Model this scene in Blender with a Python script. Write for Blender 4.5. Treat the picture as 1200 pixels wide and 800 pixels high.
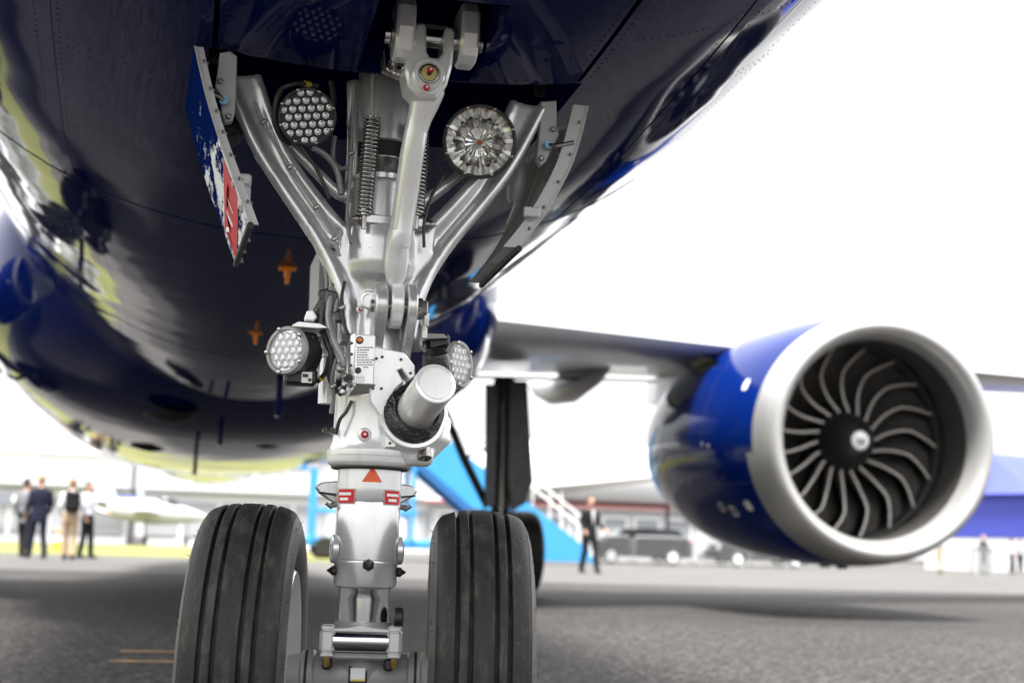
import bpy, bmesh, math, random
from mathutils import Vector, Matrix, noise
random.seed(7)
R = math.radians
scene = bpy.context.scene
for o in list(bpy.data.objects): bpy.data.objects.remove(o)
COL = scene.collection

# ------------------------------------------------------------------ camera
FPX = 1650.0
CAM = Vector((-0.335, -2.665, 0.55))
YAW, PIT, ROL = R(12.75), R(8.3), 0.03
fw = Vector((math.sin(YAW)*math.cos(PIT), math.cos(YAW)*math.cos(PIT), math.sin(PIT)))
r0 = Vector((math.cos(YAW), -math.sin(YAW), 0)); u0 = r0.cross(fw)
RT = r0*math.cos(ROL) + u0*math.sin(ROL); UP = -r0*math.sin(ROL) + u0*math.cos(ROL)
cd = bpy.data.cameras.new('camera'); cam = bpy.data.objects.new('camera', cd); COL.objects.link(cam)
cam.matrix_world = Matrix(((RT.x, UP.x, -fw.x, CAM.x), (RT.y, UP.y, -fw.y, CAM.y), (RT.z, UP.z, -fw.z, CAM.z), (0, 0, 0, 1)))
cd.sensor_width = 36.0; cd.lens = 36.0*FPX/1200.0
cd.clip_start = 0.05; cd.clip_end = 3000
cd.dof.use_dof = True; cd.dof.focus_distance = 2.62; cd.dof.aperture_fstop = 3.6; cd.dof.aperture_blades = 9
scene.camera = cam

# ------------------------------------------------------------------ sky, sun, exposure (overcast)
SUN_EL, SUN_AZ = R(70), R(200)
w = bpy.data.worlds.new('World'); scene.world = w; w.use_nodes = True
nt = w.node_tree; nt.nodes.clear()
sky = nt.nodes.new('ShaderNodeTexSky'); sky.sky_type = 'NISHITA'; sky.sun_disc = False
sky.sun_elevation = SUN_EL; sky.sun_rotation = SUN_AZ; sky.air_density = 1.0; sky.dust_density = 4.0; sky.ozone_density = 1.0
bw = nt.nodes.new('ShaderNodeRGBToBW'); nt.links.new(sky.outputs[0], bw.inputs[0])
tc = nt.nodes.new('ShaderNodeTexCoord')
nz = nt.nodes.new('ShaderNodeTexNoise'); nz.inputs['Scale'].default_value = 2.2; nz.inputs['Detail'].default_value = 5
nt.links.new(tc.outputs['Generated'], nz.inputs['Vector'])
cr = nt.nodes.new('ShaderNodeMapRange'); cr.inputs[1].default_value = 0.25; cr.inputs[2].default_value = 0.75
cr.inputs[3].default_value = 5.4; cr.inputs[4].default_value = 7.0
nt.links.new(nz.outputs['Fac'], cr.inputs[0])
# an overcast sky is brighter overhead than at the horizon
sx = nt.nodes.new('ShaderNodeSeparateXYZ'); nt.links.new(tc.outputs['Generated'], sx.inputs[0])
gr = nt.nodes.new('ShaderNodeMapRange'); gr.inputs[1].default_value = 0.0; gr.inputs[2].default_value = 1.0; gr.inputs[3].default_value = 0.5; gr.inputs[4].default_value = 1.5
nt.links.new(sx.outputs[2], gr.inputs[0])
ml = nt.nodes.new('ShaderNodeMath'); ml.operation = 'MULTIPLY'; nt.links.new(cr.outputs[0], ml.inputs[0]); nt.links.new(gr.outputs[0], ml.inputs[1])
mx = nt.nodes.new('ShaderNodeMix'); mx.data_type = 'FLOAT'; mx.inputs[0].default_value = 0.9      # cloud cover over the clear sky
nt.links.new(bw.outputs[0], mx.inputs[2]); nt.links.new(ml.outputs[0], mx.inputs[3])
tint = nt.nodes.new('ShaderNodeMix'); tint.data_type = 'RGBA'; tint.blend_type = 'MULTIPLY'; tint.inputs[0].default_value = 1
tint.inputs[7].default_value = (0.985, 0.995, 1.0, 1)
nt.links.new(mx.outputs[0], tint.inputs[6])
bg = nt.nodes.new('ShaderNodeBackground'); bg.inputs['Strength'].default_value = 0.052
nt.links.new(tint.outputs[2], bg.inputs['Color'])
wo = nt.nodes.new('ShaderNodeOutputWorld'); nt.links.new(bg.outputs[0], wo.inputs['Surface'])
sl = bpy.data.lights.new('sun', 'SUN'); sl.energy = 1.5; sl.angle = R(14); sl.color = (1.0, 0.965, 0.92)
so = bpy.data.objects.new('sun', sl); COL.objects.link(so)
sd = Vector((math.sin(SUN_AZ)*math.cos(SUN_EL), math.cos(SUN_AZ)*math.cos(SUN_EL), math.sin(SUN_EL)))
so.rotation_euler = sd.to_track_quat('Z', 'Y').to_euler(); so.location = sd*60
vs = scene.view_settings; vs.view_transform = 'Standard'; vs.look = 'None'; vs.gamma = 1.0; vs.use_curve_mapping = False
vs.exposure = 3.15

# ------------------------------------------------------------------ helpers
def A(px, py, Y):
    """photograph pixel (1200 wide) -> the point of the place on the cross plane Y"""
    d = fw + RT*((px-600)/FPX) - UP*((py-400)/FPX)
    return CAM + d*((Y-CAM.y)/d.y)
def Az(px, py, Z):
    d = fw + RT*((px-600)/FPX) - UP*((py-400)/FPX)
    return CAM + d*((Z-CAM.z)/d.z)
def zz(py, px=433): return A(px, py, 0).z

class MB:
    def __init__(s): s.v = []; s.f = []
    def add(s, vs, fs):
        n = len(s.v); s.v += [Vector(p) for p in vs]; s.f += [[i+n for i in f] for f in fs]; return s
    def box(s, c, size, rot=None, b=0.0):
        c = Vector(c); h = [x/2 for x in size]; M = rot or Matrix.Identity(3)
        if b <= 0:
            vs = [Vector((i*h[0], j*h[1], k*h[2])) for i in (-1, 1) for j in (-1, 1) for k in (-1, 1)]
            fs = [(0, 1, 3, 2), (4, 6, 7, 5), (0, 4, 5, 1), (2, 3, 7, 6), (0, 2, 6, 4), (1, 5, 7, 3)]
        else:
            b = min(b, min(h)*0.95)
            vs = []; idx = {}
            for i in (-1, 1):
                for j in (-1, 1):
                    for k in (-1, 1):
                        for a in range(3):
                            p = [i*h[0], j*h[1], k*h[2]]
                            for q in range(3):
                                if q != a: p[q] -= (i, j, k)[q]*b
                            idx[(i, j, k, a)] = len(vs); vs.append(Vector(p))
            fs = []
            for a in range(3):
                q, r = [x for x in range(3) if x != a]
                for sg in (-1, 1):
                    def key(u, v_):
                        t = [0, 0, 0]; t[a] = sg; t[q] = u; t[r] = v_; return idx[(t[0], t[1], t[2], a)]
                    fs.append([key(-1, -1), key(1, -1), key(1, 1), key(-1, 1)])
                for u in (-1, 1):
                    for v_ in (-1, 1):
                        t0 = [0, 0, 0]; t0[a] = -1; t0[q] = u; t0[r] = v_; t1 = list(t0); t1[a] = 1
                        fs.append([idx[(*t0, q)], idx[(*t1, q)], idx[(*t1, r)], idx[(*t0, r)]])
            for i in (-1, 1):
                for j in (-1, 1):
                    for k in (-1, 1): fs.append([idx[(i, j, k, 0)], idx[(i, j, k, 1)], idx[(i, j, k, 2)]])
        return s.add([c + M @ v for v in vs], fs)
    def rings(s, rs, cap=True, loop=False):
        n = len(rs[0]); vs = [p for r in rs for p in r]; fs = []
        m = len(rs)
        for i in range(m if loop else m-1):
            a, b_ = i*n, ((i+1) % m)*n
            for j in range(n): fs.append([a+j, a+(j+1) % n, b_+(j+1) % n, b_+j])
        if cap and not loop: fs += [list(range(n))[::-1], list(range((m-1)*n, m*n))]
        return s.add(vs, fs)
    def tube(s, pts, rad, n=12, cap=True, flat=1.0):
        pts = [Vector(p) for p in pts]
        if not hasattr(rad, '__len__'): rad = [rad]*len(pts)
        rs = []; prev = None
        for i, p in enumerate(pts):
            t = (pts[min(i+1, len(pts)-1)] - pts[max(i-1, 0)]).normalized()
            if prev is None:
                a = Vector((0, 0, 1)) if abs(t.z) < 0.9 else Vector((1, 0, 0))
                u = t.cross(a).normalized()
            else: u = (prev - t*prev.dot(t)).normalized()
            prev = u; v_ = t.cross(u)
            rs.append([p + (u*math.cos(2*math.pi*k/n) + v_*math.sin(2*math.pi*k/n)*flat)*rad[i] for k in range(n)])
        return s.rings(rs, cap)
    def lathe(s, prof, o, axis, n=32, cap=True, a0=0.0, a1=2*math.pi):
        """prof = (t, r) along axis from o"""
        o = Vector(o); ax = Vector(axis).normalized()
        a = Vector((0, 0, 1)) if abs(ax.z) < 0.9 else Vector((0, -1, 0))
        u = (a - ax*a.dot(ax)).normalized(); v_ = ax.cross(u)
        full = abs(a1-a0-2*math.pi) < 1e-6; m = n if full else n+1
        rs = [[o + ax*t + (u*math.cos(a0+(a1-a0)*k/n) + v_*math.sin(a0+(a1-a0)*k/n))*r for k in range(m)] for t, r in prof]
        if full: return s.rings(rs, cap)
        vs = [p for r in rs for p in r]; fs = []
        for i in range(len(rs)-1):
            for k in range(n): fs.append([i*m+k, i*m+k+1, (i+1)*m+k+1, (i+1)*m+k])
        return s.add(vs, fs)
    def cyl(s, p0, p1, r, r1=None, n=20, ch=0.0):
        p0 = Vector(p0); p1 = Vector(p1); L = (p1-p0).length; r1 = r if r1 is None else r1
        pf = [(0, r), (L, r1)] if ch <= 0 else [(0, r-ch), (ch, r), (L-ch, r1), (L, r1-ch)]
        return s.lathe(pf, p0, p1-p0, n)
    def prism(s, poly, d, b=0.0):
        """closed 3D polygon extruded by vector d, with front and back edge chamfer b"""
        d = Vector(d); poly = [Vector(p) for p in poly]; n = len(poly)
        if b <= 0: return s.rings([poly, [p+d for p in poly]])
        dn = d.normalized(); ins = []
        area = sum((poly[i].cross(poly[(i+1) % n])).dot(dn) for i in range(n)); sg = 1 if area > 0 else -1
        for i in range(n):
            e0 = (poly[i]-poly[i-1]).normalized(); e1 = (poly[(i+1) % n]-poly[i]).normalized()
            n0 = dn.cross(e0)*sg; n1 = dn.cross(e1)*sg; m = n0+n1
            if m.length < 1e-4: m = n0.copy()
            m.normalize(); ins.append(poly[i] + m*b/max(0.4, m.dot(n0)))
        return s.rings([ins, [p+dn*b for p in poly], [p+d-dn*b for p in poly], [p+d for p in ins]])
    def ball(s, c, r, n=14, m=9, sc=(1, 1, 1)):
        c = Vector(c); rs = []
        for i in range(m+1):
            th = math.pi*min(max(i/m, 0.015), 0.985)
            rs.append([c + Vector((math.sin(th)*math.cos(2*math.pi*k/n)*sc[0], math.sin(th)*math.sin(2*math.pi*k/n)*sc[1], math.cos(th)*sc[2]))*r for k in range(n)])
        return s.rings(rs)
    def mirror_x(s):
        n = len(s.v); s.v += [Vector((-p.x, p.y, p.z)) for p in s.v[:n]]; s.f += [[i+n for i in f[::-1]] for f in s.f]; return s
    def xf(s, M):
        s.v = [M @ p for p in s.v]; return s

ORG = {}
def put(name, me, parent, loc=None):
    o = bpy.data.objects.new(name, me); COL.objects.link(o)
    return o
def finish(me, smooth, mat):
    bm = bmesh.new(); bm.from_mesh(me); bmesh.ops.recalc_face_normals(bm, faces=bm.faces); bm.to_mesh(me); bm.free()
    if smooth:
        me.polygons.foreach_set('use_smooth', [True]*len(me.polygons)); me.set_sharp_from_angle(angle=R(smooth))
    if mat:
        me.materials.clear(); me.materials.append(mat)
def remesh(me, vox, it=4):
    o = bpy.data.objects.new('tmp', me); COL.objects.link(o)
    m = o.modifiers.new('r', 'REMESH'); m.mode = 'VOXEL'; m.voxel_size = vox; m.use_smooth_shade = True
    if it:
        q = o.modifiers.new('s', 'SMOOTH'); q.iterations = it; q.factor = 0.5
    dg = bpy.context.evaluated_depsgraph_get(); dg.update()
    ne = bpy.data.meshes.new_from_object(o.evaluated_get(dg), depsgraph=dg)
    bpy.data.objects.remove(o); return ne
def part(name, mb, mat, parent, smooth=35, vox=0, it=4, origin=None, kind=None, label=None):
    """mesh object in the thing's own frame, its origin at its centre, parented below parent"""
    vs = mb.v
    if origin is None:
        lo = [min(p[i] for p in vs) for i in range(3)]; hi = [max(p[i] for p in vs) for i in range(3)]
        c = Vector([(lo[i]+hi[i])/2 for i in range(3)])
    else: c = Vector(origin)
    me = bpy.data.meshes.new(name); me.from_pydata([p-c for p in vs], [], mb.f); me.update()
    if vox:
        me0 = me; me = remesh(me0, vox, it); me.name = name; bpy.data.meshes.remove(me0); smooth = 60
    finish(me, smooth, mat)
    o = bpy.data.objects.new(name, me); COL.objects.link(o)
    if parent is not None:
        o.parent = parent; o.location = c - ORG.get(parent.name, Vector((0, 0, 0)))
    else: o.location = c
    ORG[o.name] = c
    if kind: o['kind'] = kind
    if label: o['label'] = label
    return o
def piece(name, me, parent, loc, rot=None, scale=None):
    """one more alike piece that shares mesh data (location in the thing's frame)"""
    o = bpy.data.objects.new(name, me); COL.objects.link(o); o.parent = parent
    o.location = Vector(loc) - ORG.get(parent.name, Vector((0, 0, 0)))
    if rot is not None: o.rotation_euler = rot
    if scale is not None: o.scale = scale
    ORG[o.name] = Vector(loc); return o
def mesh_of(mb, mat, name='piece', smooth=35):
    me = bpy.data.meshes.new(name); me.from_pydata(mb.v, [], mb.f); me.update(); finish(me, smooth, mat); return me
def thing(name, label, cat, loc=(0, 0, 0), rz=0.0, group=None):
    o = bpy.data.objects.new(name, None); COL.objects.link(o); o.location = loc; o.rotation_euler = (0, 0, rz)
    o.empty_display_size = 0.2; o['label'] = label; o['category'] = cat
    if group: o['group'] = group
    ORG[o.name] = Vector((0, 0, 0)); return o
def copy_tree(o, parent=None):
    c = o.copy(); COL.objects.link(c); c.parent = parent
    for ch in list(o.children): copy_tree(ch, c)
    return c
def group_part(name, parent, at):
    o = bpy.data.objects.new(name, None); COL.objects.link(o); o.parent = parent; o.empty_display_size = 0.05
    o.location = Vector(at) - ORG.get(parent.name, Vector((0, 0, 0))); ORG[o.name] = Vector(at); return o

# ------------------------------------------------------------------ materials
def nd(t, ty, **kw):
    n = t.nodes.new(ty)
    for k, v in kw.items(): n.inputs[k].default_value = v
    return n
def mat(name, col, rough=0.5, metal=0.0, col2=None, nscale=8.0, amount=0.5, bump=0.0, bscale=60.0, coat=0.0, rvar=0.0, detail=6.0, spec=0.5, wave=0.0, wscale=2.0, emit=None, trans=0.0):
    m = bpy.data.materials.new(name); m.use_nodes = True; t = m.node_tree
    b = t.nodes['Principled BSDF']; b.inputs['Base Color'].default_value = (*col, 1); b.inputs['Roughness'].default_value = rough
    b.inputs['Metallic'].default_value = metal; b.inputs['Coat Weight'].default_value = coat; b.inputs['Coat Roughness'].default_value = 0.03
    b.inputs['Specular IOR Level'].default_value = spec
    if trans: b.inputs['Transmission Weight'].default_value = trans
    if emit: b.inputs['Emission Color'].default_value = (*emit[:3], 1); b.inputs['Emission Strength'].default_value = emit[3]
    tcn = nd(t, 'ShaderNodeTexCoord')
    if col2 or rvar:
        n = nd(t, 'ShaderNodeTexNoise', Scale=nscale, Detail=detail, Roughness=0.6); t.links.new(tcn.outputs['Object'], n.inputs['Vector'])
        mr = nd(t, 'ShaderNodeMapRange'); mr.inputs[1].default_value = 0.5-0.25*(1.2-amount); mr.inputs[2].default_value = 0.5+0.25*(1.2-amount)
        t.links.new(n.outputs['Fac'], mr.inputs[0])
        if col2:
            mx = nd(t, 'ShaderNodeMix'); mx.data_type = 'RGBA'; mx.inputs[6].default_value = (*col, 1); mx.inputs[7].default_value = (*col2, 1)
            t.links.new(mr.outputs[0], mx.inputs[0]); t.links.new(mx.outputs[2], b.inputs['Base Color'])
        if rvar:
            m2 = nd(t, 'ShaderNodeMapRange'); m2.inputs[3].default_value = max(0.01, rough-rvar); m2.inputs[4].default_value = rough+rvar
            t.links.new(mr.outputs[0], m2.inputs[0]); t.links.new(m2.outputs[0], b.inputs['Roughness'])
    prev = None
    if wave:
        n = nd(t, 'ShaderNodeTexNoise', Scale=wscale, Detail=2.0, Roughness=0.5); t.links.new(tcn.outputs['Object'], n.inputs['Vector'])
        bp = nd(t, 'ShaderNodeBump', Strength=1.0, Distance=wave); t.links.new(n.outputs['Fac'], bp.inputs['Height']); prev = bp
    if bump:
        n = nd(t, 'ShaderNodeTexNoise', Scale=bscale, Detail=4.0, Roughness=0.6); t.links.new(tcn.outputs['Object'], n.inputs['Vector'])
        bp = nd(t, 'ShaderNodeBump', Strength=1.0, Distance=bump); t.links.new(n.outputs['Fac'], bp.inputs['Height'])
        if prev: t.links.new(prev.outputs[0], bp.inputs['Normal'])
        prev = bp
    if prev: t.links.new(prev.outputs[0], b.inputs['Normal'])
    return m
def specked(*a, dots=None, **k):
    # the plain finish plus a sparse scatter of tiny specks (oil and grit on paint, dust on rubber)
    m = mat(*a, **k); t = m.node_tree; b = t.nodes['Principled BSDF']; old = b.inputs['Base Color'].links[0].from_socket
    g = nd(t, 'ShaderNodeTexCoord'); light = a[1][0] > .3
    v = nd(t, 'ShaderNodeTexVoronoi', Scale=38.0 if light else 70.0); t.links.new(g.outputs['Object'], v.inputs['Vector'])
    r = nd(t, 'ShaderNodeMapRange'); r.inputs[1].default_value = .10; r.inputs[2].default_value = .055; t.links.new(v.outputs['Distance'], r.inputs[0])
    sp = nd(t, 'ShaderNodeSeparateColor'); t.links.new(v.outputs['Color'], sp.inputs[0])
    gt = nd(t, 'ShaderNodeMath'); gt.operation = 'GREATER_THAN'; gt.inputs[1].default_value = .80 if light else .55; t.links.new(sp.outputs[0], gt.inputs[0])
    ml = nd(t, 'ShaderNodeMath'); ml.operation = 'MULTIPLY'; t.links.new(r.outputs[0], ml.inputs[0]); t.links.new(gt.outputs[0], ml.inputs[1])
    m2 = nd(t, 'ShaderNodeMath'); m2.operation = 'MULTIPLY'; m2.inputs[1].default_value = .8; t.links.new(ml.outputs[0], m2.inputs[0])
    # faint runs of grime or dust that trail downwards
    mp = nd(t, 'ShaderNodeMapping'); mp.inputs['Scale'].default_value = (34, 34, 5) if light else (42, 14, 14); t.links.new(g.outputs['Object'], mp.inputs[0])
    n = nd(t, 'ShaderNodeTexNoise', Scale=1.0, Detail=7.0, Roughness=.7); t.links.new(mp.outputs[0], n.inputs['Vector'])
    r2 = nd(t, 'ShaderNodeMapRange'); r2.inputs[1].default_value = .56 if light else .50; r2.inputs[2].default_value = .78; r2.inputs[4].default_value = .30 if light else .75; t.links.new(n.outputs['Fac'], r2.inputs[0])
    mx = nd(t, 'ShaderNodeMath'); mx.operation = 'MAXIMUM'; t.links.new(m2.outputs[0], mx.inputs[0]); t.links.new(r2.outputs[0], mx.inputs[1])
    c = nd(t, 'ShaderNodeMix'); c.data_type = 'RGBA'; c.inputs[7].default_value = (.10, .09, .08, 1) if light else (.095, .085, .074, 1)
    t.links.new(mx.outputs[0], c.inputs[0]); t.links.new(old, c.inputs[6]); t.links.new(c.outputs[2], b.inputs['Base Color']); return m
M = {}
M['navy'] = mat('navy_paint', (0.002, 0.007, 0.062), 0.045, wave=0.007, wscale=1.3, rvar=0.02, nscale=3, spec=0.07)
M['blue'] = mat('blue_nacelle_paint', (0.0015, 0.014, 0.125), 0.07, wave=0.001, wscale=2.0, spec=0.035)
M['silver'] = specked('silver_gear_enamel', (0.68, 0.685, 0.69), 0.24, 0.6, col2=(0.54, 0.545, 0.55), nscale=7, amount=0.1, bump=0.00015, bscale=220, rvar=0.06)
M['white_en'] = specked('white_gear_enamel', (0.84, 0.84, 0.84), 0.20, 0.3, col2=(0.75, 0.75, 0.75), nscale=7, amount=0.1, bump=0.00012, bscale=260, rvar=0.05)
M['grey_en'] = mat('grey_primer', (0.33, 0.335, 0.33), 0.42, 0.1, col2=(0.25, 0.25, 0.245), nscale=9, amount=0.3, bump=0.0003)
M['dark_en'] = mat('dark_casting', (0.10, 0.10, 0.105), 0.4, 0.5, col2=(0.05, 0.05, 0.05), nscale=20)
M['chrome'] = mat('polished_chrome', (0.62, 0.63, 0.65), 0.16, 1.0, rvar=0.03, nscale=30)
M['steel'] = mat('bare_steel', (0.42, 0.41, 0.40), 0.28, 1.0, col2=(0.28, 0.26, 0.24), nscale=40, rvar=0.08)
M['brass'] = mat('brass_fitting', (0.62, 0.42, 0.12), 0.3, 1.0)
M['black'] = mat('black_plastic', (0.012, 0.012, 0.013), 0.42, bump=0.0004, bscale=300)
M['seal'] = mat('black_rubber_seal', (0.01, 0.01, 0.011), 0.6)
M['gaiter'] = mat('mottled_black_gaiter', (0.006, 0.006, 0.007), 0.25, col2=(0.022, 0.021, 0.02), nscale=30, amount=0.4, bump=0.010, bscale=20)
M['tyre'] = specked('tyre_rubber', (0.009, 0.0086, 0.0086), 0.58, col2=(0.016, 0.015, 0.0145), nscale=30, amount=0.3, bump=0.0014, bscale=110, spec=0.3)
M['wall'] = mat('tyre_sidewall', (0.040, 0.038, 0.035), 0.45, col2=(0.075, 0.069, 0.061), nscale=18, bump=0.0006, bscale=80)
M['amber'] = mat('amber_lamp', (0.62, 0.15, 0.008), 0.15)
M['orange'] = mat('orange_cover', (0.80, 0.24, 0.015), 0.45)
M['triangle'] = mat('orange_red_marking', (0.75, 0.10, 0.018), 0.45, col2=(0.62, 0.09, 0.02), nscale=60)
M['red'] = mat('red_placard', (0.50, 0.018, 0.022), 0.55, spec=0.25)
M['print'] = mat('white_print', (0.8, 0.8, 0.8), 0.5)
M['ink'] = mat('dark_print', (0.04, 0.04, 0.045), 0.5)
M['bay'] = mat('bay_primer', (0.035, 0.035, 0.034), 0.6, col2=(0.02, 0.02, 0.02), nscale=6)
M['hose'] = mat('grey_braided_hose', (0.30, 0.30, 0.30), 0.4, 0.4, bump=0.0008, bscale=420)
M['dkhose'] = mat('dark_hose', (0.035, 0.034, 0.033), 0.45, bump=0.0006, bscale=300)
M['yellow'] = mat('yellow_tag', (0.75, 0.52, 0.02), 0.4)
M['cyan_tag'] = mat('light_blue_tag', (0.18, 0.45, 0.62), 0.4)
M['reflector'] = mat('silvered_reflector', (0.92, 0.93, 0.90), 0.18, 1.0)
M['wing'] = mat('wing_grey_paint', (0.44, 0.445, 0.45), 0.33, col2=(0.39, 0.39, 0.395), nscale=1.4, coat=0.1)
M['lip'] = mat('inlet_lip_metal', (0.42, 0.415, 0.41), 0.40, 0.45, col2=(0.38, 0.38, 0.375), nscale=3, rvar=0.04)
M['barrel'] = mat('inlet_barrel_grey', (0.050, 0.048, 0.045), 0.5, 0.1, col2=(0.042, 0.040, 0.038), nscale=3)
M['fan'] = mat('fan_blade_alloy', (0.13, 0.125, 0.12), 0.38, 0.4, col2=(0.10, 0.096, 0.092), nscale=7)
M['edge'] = mat('lit_blade_edge', (0.52, 0.49, 0.46), 0.42, 0.35)  # blade edge tone with the light on the blade fronts put in
M['fanblack'] = mat('spinner_black', (0.012, 0.012, 0.013), 0.4)
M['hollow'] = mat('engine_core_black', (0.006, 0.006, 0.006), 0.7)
def glass(name, rough=0.02, tint=(1, 1, 1)):
    m = bpy.data.materials.new(name); m.use_nodes = True; t = m.node_tree; t.nodes.remove(t.nodes['Principled BSDF'])
    o = [n for n in t.nodes if n.type == 'OUTPUT_MATERIAL'][0]
    g = nd(t, 'ShaderNodeBsdfGlossy', Roughness=rough); tr = nd(t, 'ShaderNodeBsdfTransparent'); tr.inputs[0].default_value = (*tint, 1)
    fr = nd(t, 'ShaderNodeFresnel', IOR=1.45); ms = nd(t, 'ShaderNodeMixShader')
    t.links.new(fr.outputs[0], ms.inputs[0]); t.links.new(tr.outputs[0], ms.inputs[1]); t.links.new(g.outputs[0], ms.inputs[2]); t.links.new(ms.outputs[0], o.inputs[0])
    return m
M['glass'] = glass('clear_lamp_glass')
M['lens'] = mat('frosted_led_lens', (0.78, 0.79, 0.80), 0.12, 0.35, coat=0.8)

# ------------------------------------------------------------------ ground
def asphalt():
    m = bpy.data.materials.new('weathered_asphalt'); m.use_nodes = True; t = m.node_tree; b = t.nodes['Principled BSDF']
    g = nd(t, 'ShaderNodeTexCoord')
    def nz(s, d=6.0):
        n = nd(t, 'ShaderNodeTexNoise', Scale=s, Detail=d, Roughness=0.65); t.links.new(g.outputs['Object'], n.inputs['Vector']); return n
    a = nz(0.16); c = nz(2.2); f = nz(62, 4); v = nd(t, 'ShaderNodeTexVoronoi', Scale=85.0); t.links.new(g.outputs['Object'], v.inputs['Vector'])
    r1 = nd(t, 'ShaderNodeValToRGB'); r1.color_ramp.elements[0].position = 0.35; r1.color_ramp.elements[1].position = 0.7
    r1.color_ramp.elements[0].color = (0.031, 0.0288, 0.028, 1); r1.color_ramp.elements[1].color = (0.050, 0.0463, 0.045, 1)
    t.links.new(a.outputs['Fac'], r1.inputs[0])
    def mul(x, y, lo, hi, a=.3, b=.7):
        mr = nd(t, 'ShaderNodeMapRange'); mr.inputs[1].default_value = a; mr.inputs[2].default_value = b; mr.inputs[3].default_value = lo; mr.inputs[4].default_value = hi
        t.links.new(y, mr.inputs[0]); mm = nd(t, 'ShaderNodeMix'); mm.data_type = 'RGBA'; mm.blend_type = 'MULTIPLY'; mm.inputs[0].default_value = 1
        t.links.new(x, mm.inputs[6]); t.links.new(mr.outputs[0], mm.inputs[7]); return mm.outputs[2]
    x = mul(r1.outputs[0], c.outputs['Fac'], 0.82, 1.12); g2 = nz(24, 3); x = mul(x, g2.outputs['Fac'], 0.35, 1.75, .42, .58); g3 = nz(11, 4); x = mul(x, g3.outputs['Fac'], 0.7, 1.3, .4, .6); x = mul(x, f.outputs['Fac'], 0.25, 1.85); x = mul(x, v.outputs['Distance'], 0.6, 1.35)
    t.links.new(x, b.inputs['Base Color']); b.inputs['Roughness'].default_value = 0.7; b.inputs['Specular IOR Level'].default_value = 0.12
    bp = nd(t, 'ShaderNodeBump', Strength=0.9, Distance=0.006); t.links.new(v.outputs['Distance'], bp.inputs['Height'])
    b2 = nd(t, 'ShaderNodeBump', Strength=0.8, Distance=0.006); t.links.new(f.outputs['Fac'], b2.inputs['Height']); t.links.new(bp.outputs[0], b2.inputs['Normal'])
    t.links.new(b2.outputs[0], b.inputs['Normal']); return m
def sheet(name, x0, x1, y0, y1, z, m, nx=1, ny=1, parent=None):
    mb = MB(); vs = [(x0+(x1-x0)*i/nx, y0+(y1-y0)*j/ny, z) for j in range(ny+1) for i in range(nx+1)]
    mb.add(vs, [(j*(nx+1)+i, j*(nx+1)+i+1, (j+1)*(nx+1)+i+1, (j+1)*(nx+1)+i) for j in range(ny) for i in range(nx)])
    o = part(name, mb, m, parent, smooth=0, origin=(0, 0, 0) if parent is None else None)
    if parent is None: o['kind'] = 'structure'
    return o
sheet('apron_ground', -1500, 1500, -1500, 1500, 0.0, asphalt())
M['grass'] = mat('dry_grass', (0.13, 0.145, 0.045), 0.9, col2=(0.19, 0.185, 0.075), nscale=0.9, amount=0.5, bump=0.03, bscale=14, spec=0.1)
for nm, x0, x1, y0, y1 in (('grass_verge', -90, 5.2, 36.5, 84), ('grass_field', -120, -7.5, -60, 36.2)):
    sheet(nm, x0, x1, y0, y1, 0.012, M['grass'])
M['pale_ground'] = mat('pale_apron_surface', (.098, .094, .090), .8, col2=(.074, .071, .068), nscale=.5, amount=.4, bump=.004, bscale=40, spec=.15)
sheet('pale_apron', -7.4, 160, 19.5, 36.4, 0.004, M['pale_ground']); sheet('pale_apron', 5.3, 160, 36.4, 140, 0.004, M['pale_ground'])  # paler sheets laid over the ground from mid distance back
M['paintline'] = mat('worn_orange_paint', (0.42, 0.22, 0.06), 0.7, col2=(0.13, 0.115, 0.10), nscale=14, amount=0.75)
for k, (yy, xa, xb) in enumerate(((3.86, -0.62, 0.95), (4.42, -0.60, 0.95))):
    o = sheet('painted_marking', xa, xb, yy, yy+0.075, 0.004, M['paintline'], 1, 1)

# ------------------------------------------------------------------ airliner: fuselage
air = thing('airliner', 'navy blue jet airliner with nose gear down in the foreground', 'airliner', (0, 0, 0))
ST = [(-2.62, .03, 2.26, 2.34), (-2.5, .30, 2.05, 2.58), (-2.2, .60, 1.83, 2.9), (-1.7, .90, 1.64, 3.3), (-1.0, 1.13, 1.50, 3.78), (-0.4, 1.25, 1.445, 4.12),
      (0.2, 1.33, 1.425, 4.40), (1.2, 1.42, 1.405, 4.65), (2.5, 1.48, 1.395, 4.76), (4.5, 1.505, 1.385, 4.78), (8, 1.505, 1.385, 4.78), (14, 1.505, 1.385, 4.78), (20, 1.505, 1.385, 4.78),
      (23, 1.47, 1.55, 4.78), (27, 1.18, 2.25, 4.75), (30, .82, 3.05, 4.7), (33, .35, 3.95, 4.62), (33.8, .12, 4.25, 4.5)]
def st_at(Y):
    for i in range(len(ST)-1):
        if ST[i][0] <= Y <= ST[i+1][0]: break
    p0, p1, p2, p3 = ST[max(i-1, 0)], ST[i], ST[i+1], ST[min(i+2, len(ST)-1)]
    h = p2[0]-p1[0]; t = (Y-p1[0])/h; out = []
    for k in (1, 2, 3):
        m1 = (p2[k]-p0[k])/(p2[0]-p0[0])*h; m2 = (p3[k]-p1[k])/(p3[0]-p1[0])*h
        lim = 3*abs(p2[k]-p1[k]); m1 = max(-lim, min(lim, m1)); m2 = max(-lim, min(lim, m2))
        out.append((2*t**3-3*t*t+1)*p1[k] + (t**3-2*t*t+t)*m1 + (-2*t**3+3*t*t)*p2[k] + (t**3-t*t)*m2)
    return out
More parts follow.
